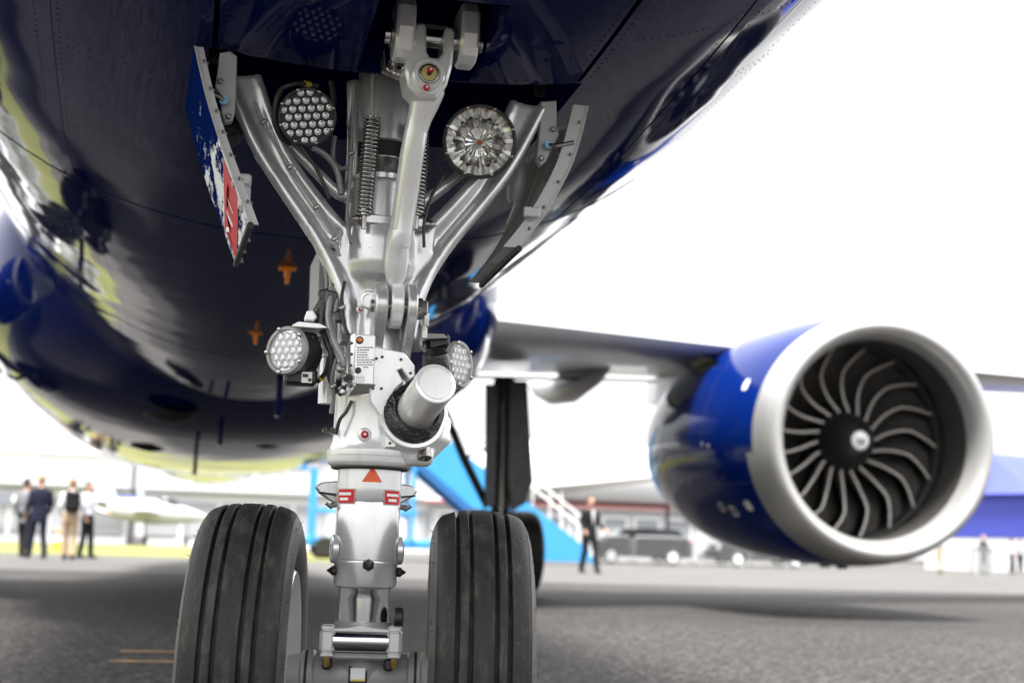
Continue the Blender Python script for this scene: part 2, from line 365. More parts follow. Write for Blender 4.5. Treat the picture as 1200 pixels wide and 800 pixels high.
def fus_pt(Y, a, off=0.0):
    """a = 0 at the keel, positive towards +X"""
    w_, zb, zt = st_at(Y); zc = zb + 0.47*(zt-zb); s_, c_ = math.sin(a), math.cos(a)
    hh = (zc-zb) if c_ > 0 else (zt-zc); e = 2/(2.12+0.33*max(0.0, min(1.0, (3.6-Y)/2.8))) if c_ > 0 else 1.0
    sx_, cx_ = math.copysign(abs(s_)**e, s_), math.copysign(abs(c_)**e, c_)
    return Vector(((w_+off)*sx_, Y, zc - (hh+off)*cx_))
fb = MB(); NS = 128
ys0 = [-2.62, -2.56, -2.5, -2.4, -2.3, -2.2, -2.05, -1.9, -1.7, -1.5, -1.25, -1.0, -.8, -.6, -.4, -.2, 0, .2, .5, .8, 1.2, 1.6, 2, 2.5, 3.2, 4, 5, 6, 7, 8, 9, 10, 11, 12, 14, 16, 18, 20, 21, 22, 23, 24, 25, 26, 27, 28, 29, 30, 31, 32, 33, 33.8]
ys = sorted(set([y for y in ys0 if y < -1 or y > 6] + [round(-1+.1*k, 2) for k in range(71)]))
fb.rings([[fus_pt(y, 2*math.pi*k/NS) for k in range(NS)] for y in ys])
fus = part('fuselage', fb, M['navy'], air, smooth=50, origin=(0, 12, 2.4))
def cut(o, boxes):
    for c, s_ in boxes:
        me = bpy.data.meshes.new('c'); mb = MB(); mb.box(c, s_); me.from_pydata([p - ORG[o.name] for p in mb.v], [], mb.f)
        bm = bmesh.new(); bm.from_mesh(me); bmesh.ops.recalc_face_normals(bm, faces=bm.faces); bm.to_mesh(me); bm.free()
        k = bpy.data.objects.new('cutter', me); COL.objects.link(k); k.parent = o.parent; k.location = o.location
        md = o.modifiers.new('b', 'BOOLEAN'); md.object = k; md.operation = 'DIFFERENCE'; md.solver = 'EXACT'
        dg = bpy.context.evaluated_depsgraph_get(); dg.update()
        ne = bpy.data.meshes.new_from_object(o.evaluated_get(dg), depsgraph=dg)
        o.modifiers.clear(); o.data = ne; bpy.data.objects.remove(k)
BX0, BX1, BY0, BY1 = -0.345, 0.375, -0.085, 0.34
bm_ = bmesh.new(); bm_.from_mesh(fus.data)
CP = A(508, 45, -0.22)
cut(fus, [((0.015, (BY0+BY1)/2, 1.4), (BX1-BX0, BY1-BY0, 0.5)),
          ((0.0375, -0.272, 1.4), (0.218, 0.36, 0.6)),
          ((-0.335, -0.46, 1.4), (0.010, 0.74, 0.5)), ((0.365, -0.46, 1.4), (0.010, 0.74, 0.5)), ((0.015, -0.833, 1.4), (0.70, 0.010, 0.5))])
bm_.free()
fus.data.polygons.foreach_set('use_smooth', [True]*len(fus.data.polygons)); fus.data.set_sharp_from_angle(angle=R(40))
# bay liner: walls set back from the opening, ribs and stringers
bb = MB(); t_ = 0.02
bx0, bx1, by0, by1, bz0, bz1 = BX0-0.012, BX1+0.012, -0.88, BY1+0.012, 1.475, 2.25
bb.box(((bx0+bx1)/2, (by0+by1)/2, bz1), (bx1-bx0, by1-by0, t_))
bb.box((bx0-t_/2, (by0+by1)/2, (bz0+bz1)/2+.03), (t_, by1-by0, bz1-bz0))
bb.box((bx1+t_/2, (by0+by1)/2, (bz0+bz1)/2+.03), (t_, by1-by0, bz1-bz0))
bb.box(((bx0+bx1)/2, by1+t_/2, (bz0+bz1)/2+.03), (bx1-bx0, t_, bz1-bz0))
bb.box(((bx0+bx1)/2, by0-t_/2, (bz0+bz1)/2+.03), (bx1-bx0, t_, bz1-bz0))
bay = part('wheel_bay', bb, M['bay'], air, smooth=0)
rb = MB().box((0, 0, 0), (0.03, 0.03, 0.80), b=0.004); rbm = mesh_of(rb, M['bay'], 'rib')
for k in range(4):
    for x in (bx0+0.018, bx1-0.018): piece('rib', rbm, bay, (x, by0+0.15+k*0.32, 1.93))
# belly fairing
FS = [(5.3, 0.9, 1.62), (5.7, 1.28, 1.45), (6.4, 1.60, 1.34), (7.3, 1.80, 1.27), (8.6, 1.91, 1.245), (10.5, 1.94, 1.24), (13.5, 1.90, 1.26), (15.5, 1.70, 1.33), (17, 1.35, 1.44), (18, 0.9, 1.6)]
fb = MB(); rs = []
def fs_at(Y):
    for i in range(len(FS)-1):
        if FS[i][0] <= Y <= FS[i+1][0]: break
    p0, p1, p2, p3 = FS[max(i-1, 0)], FS[i], FS[i+1], FS[min(i+2, len(FS)-1)]
    h = p2[0]-p1[0]; t = (Y-p1[0])/h; out = []
    for k in (1, 2):
        m1 = (p2[k]-p0[k])/(p2[0]-p0[0])*h; m2 = (p3[k]-p1[k])/(p3[0]-p1[0])*h
        out.append((2*t**3-3*t*t+1)*p1[k] + (t**3-2*t*t+t)*m1 + (-2*t**3+3*t*t)*p2[k] + (t**3-t*t)*m2)
    return out
def fair_pt(Y, a):
    w_, zb = fs_at(Y); s_, c_ = math.sin(a), math.cos(a); e = 2/2.5
    return Vector((w_*math.copysign(abs(s_)**e, s_), Y, 2.30 - (2.30-zb)*math.copysign(abs(c_)**e, c_)*(1 if c_ > 0 else 0.75)))
for i in range(52):
    Y = 5.3+12.7*i/51; rs.append([fair_pt(Y, 2*math.pi*k/80) for k in range(80)])
fb.rings(rs); part('belly_fairing', fb, M['navy'], air, smooth=50)
# rivet rows on the nose skin and panel laps
rv = MB()
def rivet(p, n_, r=0.0024):
    u = n_.orthogonal().normalized(); v_ = n_.cross(u)
    rv.add([p + n_*0.0002 + (u*math.cos(k*math.pi/3)+v_*math.sin(k*math.pi/3))*r for k in range(6)] + [p+n_*0.0010], [(k, (k+1) % 6, 6) for k in range(6)])
def rivet_line(f0, f1, n):
    for i in range(n):
        t = i/(n-1); Y = f0[0]+(f1[0]-f0[0])*t; a = f0[1]+(f1[1]-f0[1])*t
        if Y < BY1+.05 and abs(fus_pt(Y, a).x-.015) < .40 and Y > -0.9: continue
        p = fus_pt(Y, a); q = (fus_pt(Y+.02, a)-p).cross(fus_pt(Y, a+.02)-p).normalized()
        if q.dot(p - Vector((0, Y, 2.9))) < 0: q = -q
        rivet(p, q)
for a in (0.42, 0.46, 0.62, 0.78, 0.82, 0.98, 1.12): 
    for sg in (-1, 1):
        if sg < 0 or a < .9: rivet_line((-0.6, sg*a), (5.4, sg*a), 190)
for Y in (-0.3, 0.15, 0.20, 0.75, 1.30, 1.35, 1.95, 2.55, 2.6, 3.3, 4.0, 4.05, 4.8):
    for sg in (-1, 1): rivet_line((Y, sg*0.2), (Y, sg*(1.35 if sg < 0 else .92)), 62)
def rivet_xy(x, Y):
    w_, zb, zt = st_at(Y); e = 2/(2.12+0.33*max(0.0, min(1.0, (3.6-Y)/2.8))); a = math.copysign(math.asin(min(1, (abs(x)/w_)**(1/e))), x)
    rivet(fus_pt(Y, a), Vector((x*.3, 0, -1)).normalized(), .0027)
for k in range(34):
    x = -.318+.0205*k
    if not -.085 < x < .16: rivet_xy(x, -.105)
    rivet_xy(x, -.80)
for k in range(30):
    for x in (-.318, .348, -.352, .384): rivet_xy(x, -.12-.0235*k)
for k in range(15):
    for x in (-.086, .161): rivet_xy(x, -.10-.026*k)
rvo = part('rivet_rows', rv, M['navy'], fus, smooth=60, kind='stuff')
# skin lap joints: thin raised straps
def strap(Y0, Y1, a0, a1, n, off=0.0015):
    mb = MB(); 
    if abs(a1-a0) > abs(Y1-Y0)*0.3:
        rows = [[fus_pt(Y, a0+(a1-a0)*k/n, off if 0 < j < 3 else -.001) for k in range(n+1)] for j, Y in enumerate((Y0, Y0+.001, Y1-.001, Y1))]
    else:
        rows = [[fus_pt(Y0+(Y1-Y0)*k/n, a, off if 0 < j < 3 else -.001) for k in range(n+1)] for j, a in enumerate((a0, a0+.001, a1-.001, a1))]
    m = n+1; mb.add([p for r in rows for p in r], [(i*m+k, i*m+k+1, (i+1)*m+k+1, (i+1)*m+k) for i in range(3) for k in range(n)]); return mb
for args in ((1.31, 1.34, 0.0, 1.5, 40), (1.31, 1.34, -1.5, 0, 40), (4.01, 4.04, -1.5, 1.5, 60), (-0.6, 1.3, 0.43, 0.45, 40), (-0.6, 1.3, -0.45, -0.43, 40), (1.35, 4.0, 0.79, 0.81, 40), (1.35, 4.0, -0.81, -0.79, 40)):
    part('skin_lap', strap(*args), M['navy'], fus, smooth=30)
# orange probe covers, blade antennas and drain masts under the belly
def belly_hit(px, py, z=1.42): return Az(px, py, z)
for px, py in ((337, 314), (300, 389)):
    p = belly_hit(px, py, 1.396); mb = MB(); mb.box(p+Vector((0, 0, -.002)), (0.056, 0.03, 0.014), b=0.004); mb.box(p+Vector((0, 0, -0.028)), (0.014, 0.012, 0.05), b=0.004); mb.cyl(p+Vector((0, 0, -.005)), p+Vector((0, 0, -.03)), .011, n=10)
    part('probe_cover', mb, M['orange'], fus)
p = A(538, 268, 1.9); mb = MB(); mb.box(p, (0.05, 0.03, 0.02), b=0.006); mb.box(p+Vector((0, 0, -.03)), (0.02, 0.02, 0.06), b=0.005); part('probe_cover', mb, M['orange'], fus)
def blade(p, L, h, w_=0.03):
    mb = MB(); mb.prism([p+Vector((0, -L/2, .03)), p+Vector((0, -L*.2, -h)), p+Vector((0, L*.35, -h)), p+Vector((0, L/2, .03))], (w_, 0, 0), b=0.006); return mb
for px, py, z, L, h in ((200, 488, 1.30, .5, .10), (177, 524, 1.27, .5, .12), (312, 520, 1.27, .6, .14)):
    p = Az(px, py, z); mb = MB(); mb.lathe([(0, .17), (.015, .15), (.04, .07), (.05, .02)], p+Vector((0, 0, .015)), (0, 0, -1), 20); part('belly_antenna', mb, M['black'], air)
for px, py, z, h in ((325, 440, 1.42, .22), (228, 520, 1.27, .24), (256, 505, 1.27, .1)):
    part('drain_mast', blade(Az(px, py, z), .14, h, .03), M['navy'], air)

# ------------------------------------------------------------------ nose landing gear: main fitting
def poly(pts, Y): return [A(x, y, Y) for x, y in pts]
X_, Y_, Z_ = Vector((1, 0, 0)), Vector((0, 1, 0)), Vector((0, 0, 1))
mb = MB()
mb.lathe([(zz(519), .070), (zz(505), .072), (zz(480), .0705), (zz(468), .062), (zz(400), .058), (zz(345), .056), (zz(335), .060), (zz(326), .071), (zz(312), .0765), (zz(285), .075), (zz(262), .070), (zz(215), .066)], (0, 0, 0), Z_, 36)
arm = MB()
def smooth_path(P_, R_, m=6):
    o_, q_ = [], []
    for i in range(len(P_)-1):
        p0, p1, p2, p3 = P_[max(i-1, 0)], P_[i], P_[i+1], P_[min(i+2, len(P_)-1)]
        for k in range(m):
            t = k/m; o_.append(.5*((2*p1)+(p2-p0)*t+(2*p0-5*p1+4*p2-p3)*t*t+(-p0+3*p1-3*p2+p3)*t**3)); q_.append(R_[i]+(R_[i+1]-R_[i])*t)
    return o_+[P_[-1]], q_+[R_[-1]]
arm.prism(poly([(262, 88), (300, 178), (370, 284), (398, 345), (445, 380), (452, 300), (408, 272), (384, 246), (338, 178), (306, 88)], -0.026), (0, 0.05, 0))
arm.tube(*smooth_path([A(264, 88, -.02), A(304, 178, -.022), A(374, 284, -.028), A(401, 340, -.042), A(408, 395, -.05)], [.012, .013, .014, .016, .013]), 12)
arm.tube(*smooth_path([A(300, 88, -.018), A(333, 178, -.022), A(388, 256, -.028), A(404, 268, -.024)], [.010, .012, .015, .012]), 12)
arm.tube(*smooth_path([A(336, 165, .0), A(385, 216, 0), A(406, 228, 0), A(414, 190, 0), A(414, 95, 0)], [.010, .012, .014, .014, .014]), 12)
arm.mirror_x(); mb.v_ = 0
mb.add(arm.v, arm.f)
# flared skirt between the arms
mb.prism(poly([(400, 345), (392, 300), (405, 262), (440, 275), (480, 272), (512, 262), (505, 310), (492, 350), (490, 400), (400, 400)], -0.042), (0, 0.08, 0))
gear = part('nose_gear_strut', mb, M['silver'], air, vox=0.0036, it=7)
# lower housing
mb = MB()
mb.lathe([(zz(549), .066), (zz(547.5), .074), (zz(544.5), .0795), (zz(541.5), .0815), (zz(529), .0815), (zz(527), .079), (zz(521), .0745), (zz(508), .0725), (zz(476), .0715), (zz(468), .074), (zz(462), .074), (zz(455), .066)], (0, 0, 0), Z_, 48)
housing = part('steering_housing', mb, M['white_en'], air)
mb = MB(); mb.lathe([(zz(551), .0612), (zz(545), .0612), (zz(545), .072), (zz(549.4), .0745), (zz(551), .070), (zz(551), .0612)], (0, 0, 0), Z_, 48, cap=False)
part('seal_ring', mb, M['seal'], housing)
mb = MB(); mb.lathe([(zz(536), .0818), (zz(535.4), .0818)], (0, 0, 0), Z_, 48, cap=False); mb.lathe([(zz(512), .0728), (zz(511.2), .0728)], (0, 0, 0), Z_, 48, cap=False)
part('groove_line', mb, M['grey_en'], housing)
# side bulge casting carrying the steering actuator
SA = A(483, 487, -.075); SE = A(511, 449, -.245); sdv = (SE-SA).normalized()
mb = MB()
mb.lathe([(-.075, .055), (-.02, .060), (0.0, .062)], SA+Vector((0.0, 0.012, -.004)), sdv, 28)
mb.tube([A(455, 490, -.03), A(500, 492, -.02), A(512, 505, -.0)], [.045, .05, .035], 16)
mb.tube([A(505, 480, -.02), A(508, 515, -.02), A(497, 532, -.02)], [.032, .034, .020], 16)
mb.tube([A(452, 520, -.05), A(480, 533, -.045), A(503, 535, -.03)], [.02, .022, .02], 14)
part('actuator_casting', mb, M['white_en'], housing, vox=0.0035, it=5)
mb = MB(); mb.lathe([(0, .0615), (.012, .064), (.016, .062), (.017, .055), (0, .055)], SA+Vector((0, 0.012, -.004)), sdv, 36, cap=False); part('casting_rim', mb, M['white_en'], housing)
mb = MB()
for k in range(5): mb.lathe([(.004+.008*k, .043), (.008+.008*k, .056-.001*k), (.012+.008*k, .043)], SA, sdv, 32, cap=False)
mb.lathe([(.002, .03), (.002, .0535), (.02, .0535), (.03, .045), (.03, .03)], SA, sdv, 32)
gaiter = part('actuator_gaiter', mb, M['gaiter'], housing)
act = MB(); L = (SE-SA).length
act.lathe([(0.0, .034), (.02, .0368), (L-.004, .0372), (L-.0012, .0362), (L, .034), (L, .0001)], SA, sdv, 40, cap=False)
actuator = part('steering_actuator', act, M['white_en'], air)
mb = MB(); mb.lathe([(L+.0003, .0295), (L+.0012, .029), (L+.0012, .0001)], SA, sdv, 32, cap=False); part('end_cap', mb, M['white_en'], actuator)
b0 = A(507, 440, -.10); mb = MB(); mb.lathe([(0, .026), (.05, .0265), (.066, .024), (.074, .016), (.076, .001)], A(514, 455, -.09), A(510, 412, -.11)-A(514, 455, -.09), 24)
part('actuator_gaiter', mb, M['gaiter'], housing)
mb = MB(); pp = A(496, 534, -.055); mb.lathe([(0, .014), (.018, .014), (.02, .012), (.02, .006), (.012, .006)], pp+Z_*.012, (0.1, -.35, -1), 18); part('drain_boss', mb, M['steel'], housing)
# front cover plate with slot
mb = MB(); pl = [(440, 406), (474, 413), (486, 428), (487, 441), (480, 445), (471, 432), (466, 434), (473, 447), (463, 456), (457, 470), (456, 488), (462, 505), (466, 516), (464, 524), (451, 524), (450, 500), (444, 485), (434, 470), (430, 430)]
mb.prism([A(x, y, -.084) for x, y in pl], (0, .05, 0), b=0.002)
plate = part('cover_plate', mb, M['white_en'], housing, smooth=25)
for x, y in ((448, 418), (470, 421), (481, 437), (457, 519), (447, 455)):
    mb = MB(); mb.cyl(A(x, y, -.0865), A(x, y, -.083), .0028, n=8); part('screw', mb, M['dark_en'], plate) if False else part('screw', mb, M['dark_en'], housing)
# grease nipples with red caps
def nipple(px, py, Y, par, r=.007, m='red'):
    p = A(px, py, Y); mb = MB(); mb.lathe([(0, r*1.9), (.004, r*1.8), (.006, r*1.2)], p, (0, -1, 0), 20); q = part('nipple_boss', mb, M['white_en'], par)
    mb = MB(); mb.lathe([(.003, r*1.1), (.008, r), (.011, r*.6), (.012, .0005)], p, (0, -1, 0), 16); part('red_cap', mb, M[m], par)
    mb = MB(); mb.ball(p-Y_*.012, r*.42, 8, 6); part('nipple_tip', mb, M['print'], par)
nipple(427, 509, -.0705, housing)
nipple(422, 363, -.071, gear, .004)
# ------------------------------------------------------------------ shock strut cylinder, torque collar, piston, axle
STEER = Matrix.Rotation(R(-9), 3, 'Z')
mb = MB(); mb.lathe([(zz(689), .049), (zz(686.5), .0565), (zz(682), .0588), (zz(658.4), .0595), (zz(657.6), .0588), (zz(656.4), .0588), (zz(655.6), .0597), (zz(590), .0602), (zz(588.6), .0594), (zz(587.2), .0606), (zz(572), .0606), (zz(545), .0604)], (0, 0, 0), Z_, 56)
cyl = part('shock_strut', mb, M['silver'], air, smooth=30)
def patch(name, a0, a1, y0, y1, r, m, par, n=10):
    mb = MB(); rows = []
    for rr in (r, r+.0008):
        rows.append([Vector((math.sin(a0+(a1-a0)*k/n)*rr, -math.cos(a0+(a1-a0)*k/n)*rr, z)) for z in (zz(y0), zz(y1)) for k in range(n+1)])
    vs = rows[0]+rows[1]; m_ = n+1; o_ = 2*m_
    fs = [(o_+k, o_+k+1, o_+m_+k+1, o_+m_+k) for k in range(n)] + [(k, k+1, o_+k+1, o_+k) for k in range(n)] + [(m_+k, o_+m_+k, o_+m_+k+1, m_+k+1) for k in range(n)] + [(0, o_, o_+m_, m_), (n, m_+n, o_+m_+n, o_+n)]
    mb.add(vs, fs); return part(name, mb, m, par, smooth=30)
VA = R(7.1)      # the strut is seen from a little to the left of its front
for a0, a1 in ((-1.28, -.58), (.38, 1.05)):
    pc = patch('red_placard', a0, a1, 575, 590.5, .0608, M['red'], cyl)
    patch('placard_border', a0-.03, a1+.03, 574, 591.5, .0606, M['grey_en'], cyl)
    for i, (t0, t1) in enumerate(((.1, .85), (.2, .7))):
        k = 0; x = t0
        while x < t1:
            ww = (.07, .10, .05, .08)[k % 4]; yy = 578.5+6*i
            patch('placard_lettering', a0+(a1-a0)*x, a0+(a1-a0)*(x+ww*.75), yy, yy+3.2, .0617, M['print'], cyl, 2); x += ww; k += 1
mb = MB(); vs = []; rr = .0612; rows = 8
zt, zb2 = zz(547.5), zz(566); ha = .315; ac = -.045
vs = []; fs = []
for i in range(rows+1):
    t = i/rows
    for k in range(9):
        a = ac + ha*t*(k/4-1); vs.append(Vector((math.sin(a)*rr, -math.cos(a)*rr, zt+(zb2-zt)*t)))
for i in range(rows):
    for k in range(8): fs.append((i*9+k, i*9+k+1, (i+1)*9+k+1, (i+1)*9+k))
mb.add(vs, fs); part('orange_triangle', mb, M['triangle'], cyl, smooth=60)
for sg in (-1, 1):   # side discs and nuts
    mb = MB(); mb.lathe([(0, .026), (.010, .026), (.0125, .0235), (.0125, .012), (.009, .012)], Vector((sg*.055, -.004, zz(644))), (sg, 0, 0), 28); part('side_boss', mb, M['silver'], cyl)
    mb = MB(); mb.lathe([(0, .009), (.006, .009), (.009, .006), (.016, .001)], Vector((sg*.058, -.015, zz(669))), (sg, 0, 0), 10); part('hex_nut', mb, M['black'], cyl)
    mb = MB(); mb.tube([Vector((sg*.058, .0, zz(592))), Vector((sg*.072, -.004, zz(594)))], .005, 8); mb.tube([Vector((sg*.068, -.004, zz(594)-.004)), Vector((sg*.080, -.004, zz(591)))], .0035, 8); part('locking_pin', mb, M['steel'], cyl)
    # wedge-shaped torque link lugs behind the cylinder
    mb = MB(); mb.prism([Vector((sg*.05, .03, zz(563))), Vector((sg*.087, .03, zz(566))), Vector((sg*.098, .03, zz(572))), Vector((sg*.090, .03, zz(579))), Vector((sg*.062, .03, zz(590))), Vector((sg*.05, .03, zz(590)))], (0, .025, 0), b=.003); part('torque_lug', mb, M['silver'], cyl)
    mb = MB(); mb.prism([Vector((sg*.055, .0, zz(580))), Vector((sg*.092, .012, zz(577.5))), Vector((sg*.092, .02, zz(579))), Vector((sg*.055, .02, zz(582)))], (0, .03, 0)); part('lug_web', mb, M['dark_en'], cyl)
mb = MB(); mb.lathe([(0, .0115), (.006, .0115), (.010, .010), (.014, .006), (.020, .0052), (.022, .003)], Vector((-.003, -.0585, zz(661))), (0, -1, 0), 6); part('front_nut', mb, M['black'], cyl, smooth=20)
mb = MB(); mb.lathe([(zz(760), .046), (zz(732), .0475), (zz(700), .0475), (zz(693), .0475), (zz(692), .0482), (zz(680), .0482)], (0, 0, 0), Z_, 56); piston = part('chrome_piston', mb, M['chrome'], air)
mb = MB(); mb.lathe([(zz(756), .05), (zz(736), .054), (zz(731), .0545), (zz(727.5), .052), (zz(727), .046)], (0, 0, 0), Z_, 48); part('piston_collar', mb, M['grey_en'], piston)
ax = MB(); az = .305
ax.lathe([(-.135, .036), (-.112, .040), (-.108, .046), (-.088, .047), (-.084, .043), (-.06, .045), (-.03, .05), (.03, .05), (.06, .045), (.084, .043), (.088, .047), (.108, .046), (.112, .040), (.135, .036)], (0, 0, az), X_, 40)
ax.lathe([(az-.02, .05), (az+.03, .056), (az+.06, .052)], (0, 0, 0), Z_, 40)
ax.xf(STEER); axle = part('axle', ax, M['grey_en'], air)
mb = MB()
for x in (-.1, .1): mb.lathe([(-.0025, .0472), (-.001, .0478), (.001, .0478), (.0025, .0472)], (x, 0, az), X_, 40, cap=False)
mb.xf(STEER); part('axle_groove', mb, M['seal'], axle)
# hinge (torque link pin) across the front
hz_ = A(428, 751, -.075).z
mb = MB(); mb.lathe([(-.05, .0205), (.05, .0205)], (0, -.075, hz_), X_, 28); mb.xf(STEER); hp = part('hinge_pin', mb, M['chrome'], air)
for sg in (-1, 1):
    mb = MB(); mb.box((sg*.060, -.074, hz_), (.028, .045, .044), b=.006); mb.xf(STEER); part('pin_clamp', mb, M['silver'], hp)
    for dz in (.024, -.024):
        mb = MB(); mb.box((sg*.060, -.08, hz_+dz), (.024, .030, .009), b=.0025); mb.xf(STEER); part('clamp_cap', mb, M['silver'], hp)
    mb = MB(); mb.lathe([(0, .006), (.016, .006), (.02, .0035)], (sg*.060, -.086, hz_-.026), (0, 0, -1), 8); mb.xf(STEER); part('brass_nipple', mb, M['brass'], hp)
    mb = MB(); mb.box((sg*.055-.004, -.072, hz_-.04), (.018, .03, .022), b=.004); mb.xf(STEER); part('stop_block', mb, M['black'], hp)
mb = MB(); mb.prism([Vector((-.06, -.085, hz_+.022)), Vector((-.02, -.085, hz_+.026)), Vector((0, -.085, hz_+.031)), Vector((.02, -.085, hz_+.026)), Vector((.06, -.085, hz_+.022)), Vector((.06, -.085, hz_+.016)), Vector((-.06, -.085, hz_+.016))], (0, .06, 0), b=.002); mb.xf(STEER); part('hinge_bridge', mb, M['silver'], hp)
mb = MB(); mb.box((0, -.062, hz_-.027), (.135, .04, .012), b=.004); mb.xf(STEER); part('hinge_base', mb, M['grey_en'], hp)
mb = MB(); mb.lathe([(0, .019), (.014, .019), (.017, .014)], (.058, -.02, zz(722)), X_, 20); mb.xf(STEER); part('side_roller', mb, M['black'], piston)
mb = MB(); mb.box((-.004, -.050, az+.008), (.034, .006, .030), b=.001); mb.xf(STEER); part('plate_frame', mb, M['seal'], axle)
mb = MB(); mb.box((-.004, -.0535, az+.008), (.027, .004, .024), b=.001); mb.xf(STEER); part('data_plate', mb, M['print'], axle)
mb = MB(); mb.box((-.004, -.056, az-.0015), (.027, .001, .003)); mb.xf(STEER); part('data_plate_stripe', mb, M['yellow'], axle)

# ------------------------------------------------------------------ nose wheels
def tyre_profile():
    pf = []; rt = .305
    def crown(x): return rt - .011*(abs(x)/.075)**3.0
    gro = (-.048, -.0235, .0225, .046); gw, gd = .0038, .0105
    side = [(-.052, .180), (-.062, .186), (-.074, .196), (-.086, .212), (-.0945, .230), (-.0965, .246), (-.0935, .262), (-.089, .2755), (-.0845, .284)]
    pf += side; xs = [-.076]
    x = -.076
    pf += [(-.0805, .2900), (-.0755, .2938)]
    last = -.0755
    for g in gro:
        for k in range(1, 4): pf.append((last+(g-gw-last)*k/4, crown(last+(g-gw-last)*k/4)))
        pf += [(g-gw-.0014, crown(g-gw)), (g-gw, crown(g)-.0018), (g-gw*.75, crown(g)-gd), (g+gw*.75, crown(g)-gd), (g+gw, crown(g)-.0018), (g+gw+.0014, crown(g+gw))]; last = g+gw+.0014
    for k in range(1, 4): pf.append((last+(.0755-last)*k/4, crown(last+(.0755-last)*k/4)))
    pf += [(.0755, .2938), (.0805, .2900)] + [(-a, b) for a, b in side[::-1]]
    return pf
TP = [(a*.95, b*1.013) for a, b in tyre_profile()]
def wheel(x, label):
    wl = group_part('nose_wheel', air, STEER @ Vector((x, 0, .3075))); c = Vector((x, 0, .3075))
    if label: wl['label'] = label
    mb = MB(); mb.lathe(TP, c, X_, 144); 
    for v in mb.v:       # flat spot where the tyre meets the ground
        if v.z < .004: v.z = .002
    mb.xf(STEER); ty = part('tyre', mb, M['tyre'], wl, smooth=28)
    mb = MB()
    for sg in (-1, 1): mb.lathe([(sg*a*.95, b*1.013) for a, b in ((.0535, .1805), (.0625, .1868), (.0748, .1968), (.0869, .2125), (.0953, .2302), (.0973, .246), (.0943, .262), (.0898, .2750), (.0857, .2832))], c, X_, 96, cap=False)
    mb.xf(STEER); part('sidewall', mb, M['wall'], wl, smooth=60)
    mb = MB(); mb.lathe([(-.056, .186), (-.080, .1885), (-.085, .1845), (-.081, .178), (-.064, .165), (-.056, .15), (-.03, .12), (-.026, .07), (-.026, .04), (.026, .04), (.026, .07), (.03, .12), (.056, .15), (.064, .165), (.081, .178), (.085, .1845), (.080, .1885), (.056, .186)], c, X_, 72)
    mb.xf(STEER); part('rim', mb, M['white_en'], wl)
    mb = MB(); mb.lathe([(-.06, .045), (-.055, .05), (.055, .05), (.06, .045)], c, X_, 24); mb.xf(STEER); part('hub', mb, M['grey_en'], wl)
    bo = MB().lathe([(-.034, .009), (.034, .009)], (0, 0, 0), X_, 6); bo.xf(STEER); bme = mesh_of(bo, M['steel'], 'wheel_bolt')
    for k in range(10):
        a = 2*math.pi*k/10; piece('wheel_bolt', bme, wl, STEER @ (c + Vector((0, math.cos(a)*.098, math.sin(a)*.098))))
    hr = MB(); rnd = random.Random(int(x*1000))
    for k in range(150):
        a = rnd.uniform(0, 2*math.pi); sg = rnd.choice((-1, 1)); h = rnd.uniform(.084, .0885); rr = .268+rnd.uniform(-.004, .008)
        p = c + Vector((sg*h, math.cos(a)*rr, math.sin(a)*rr)); d = Vector((sg*.7, math.cos(a)*.7, math.sin(a)*.7))
        d2 = Vector((rnd.uniform(-.4, .4), rnd.uniform(-.5, .5), rnd.uniform(-.5, .5))); ln = rnd.uniform(.004, .009)
        hr.tube([p-d*.004, p+d*ln*.5, p+d*ln+d2*ln*.5], [.0006, .0005, .0003], 4)
    hr.xf(STEER); part('moulding_hairs', hr, M['seal'], wl, smooth=0, kind='stuff')
    return wl
wheel(-.212, 'nose wheel left of the strut'); wheel(.212, 'nose wheel right of the strut')

# ------------------------------------------------------------------ drag brace
BT, BBm = A(503, 88, -.225), A(464, 352, -.092)
def yb(py): return -.225 + (py-88)/(352-88)*(.225-.092)
mb = MB(); pth = [(503, 82, .026), (502, 95, .031), (501, 108, .031), (497, 122, .027), (492, 138, .0225), (488, 152, .0208), (487.6, 154, .0214), (483, 180, .0222), (478, 215, .0222), (470.5, 268, .0213), (470, 270, .0226), (466.5, 287, .0230), (466, 289, .0216), (464.5, 306, .0222), (463.5, 320, .0205), (463, 332, .0150), (463, 345, .0125)]
mb.tube([A(x, y, yb(y)) for x, y, r in pth], [r for *_, r in pth], 32)
brace = part('drag_brace', mb, M['white_en'], air, smooth=28)
mb = MB(); mb.lathe([(-.0115, .030), (-.0115, .041), (-.009, .0435), (.009, .0435), (.0115, .041), (.0115, .030)], A(463, 358, -.092), X_, 36); part('lower_lug', mb, M['white_en'], brace)
# fork at the top
fk = [(478, 100), (474.5, 78), (480, 62), (485, 48), (486, 32), (490, 27), (497, 27), (500, 33), (500, 60), (504, 67), (514, 68), (520, 62), (521, 36), (524, 31), (530, 32), (533, 38), (532, 60), (530, 78), (524, 100), (512, 114), (490, 112)]
mb = MB(); mb.prism([A(x, y, -.262) for x, y in fk], (0, .075, 0), b=.005); part('fork', mb, M['white_en'], brace, smooth=30)
bc = A(502, 88, -.266)
mb = MB(); mb.lathe([(-.01, .0295), (.006, .0295), (.009, .0265), (.009, .0205), (.006, .0195), (.006, .0005)], bc, (0, -1, 0), 36, cap=False); boss = part('pivot_boss', mb, M['white_en'], brace)
mb = MB(); mb.lathe([(.0065, .0185), (.010, .0178), (.0105, .0155), (.008, .0150)], bc, (0, -1, 0), 32, cap=False); part('bushing_ring', mb, M['steel'], brace)
mb = MB(); mb.lathe([(.007, .0150), (.0095, .0140), (.0095, .0045)], bc, (0, -1, 0), 32, cap=False); part('bushing', mb, mat('straw_plating', (.62, .52, .20), .3, .8), brace)
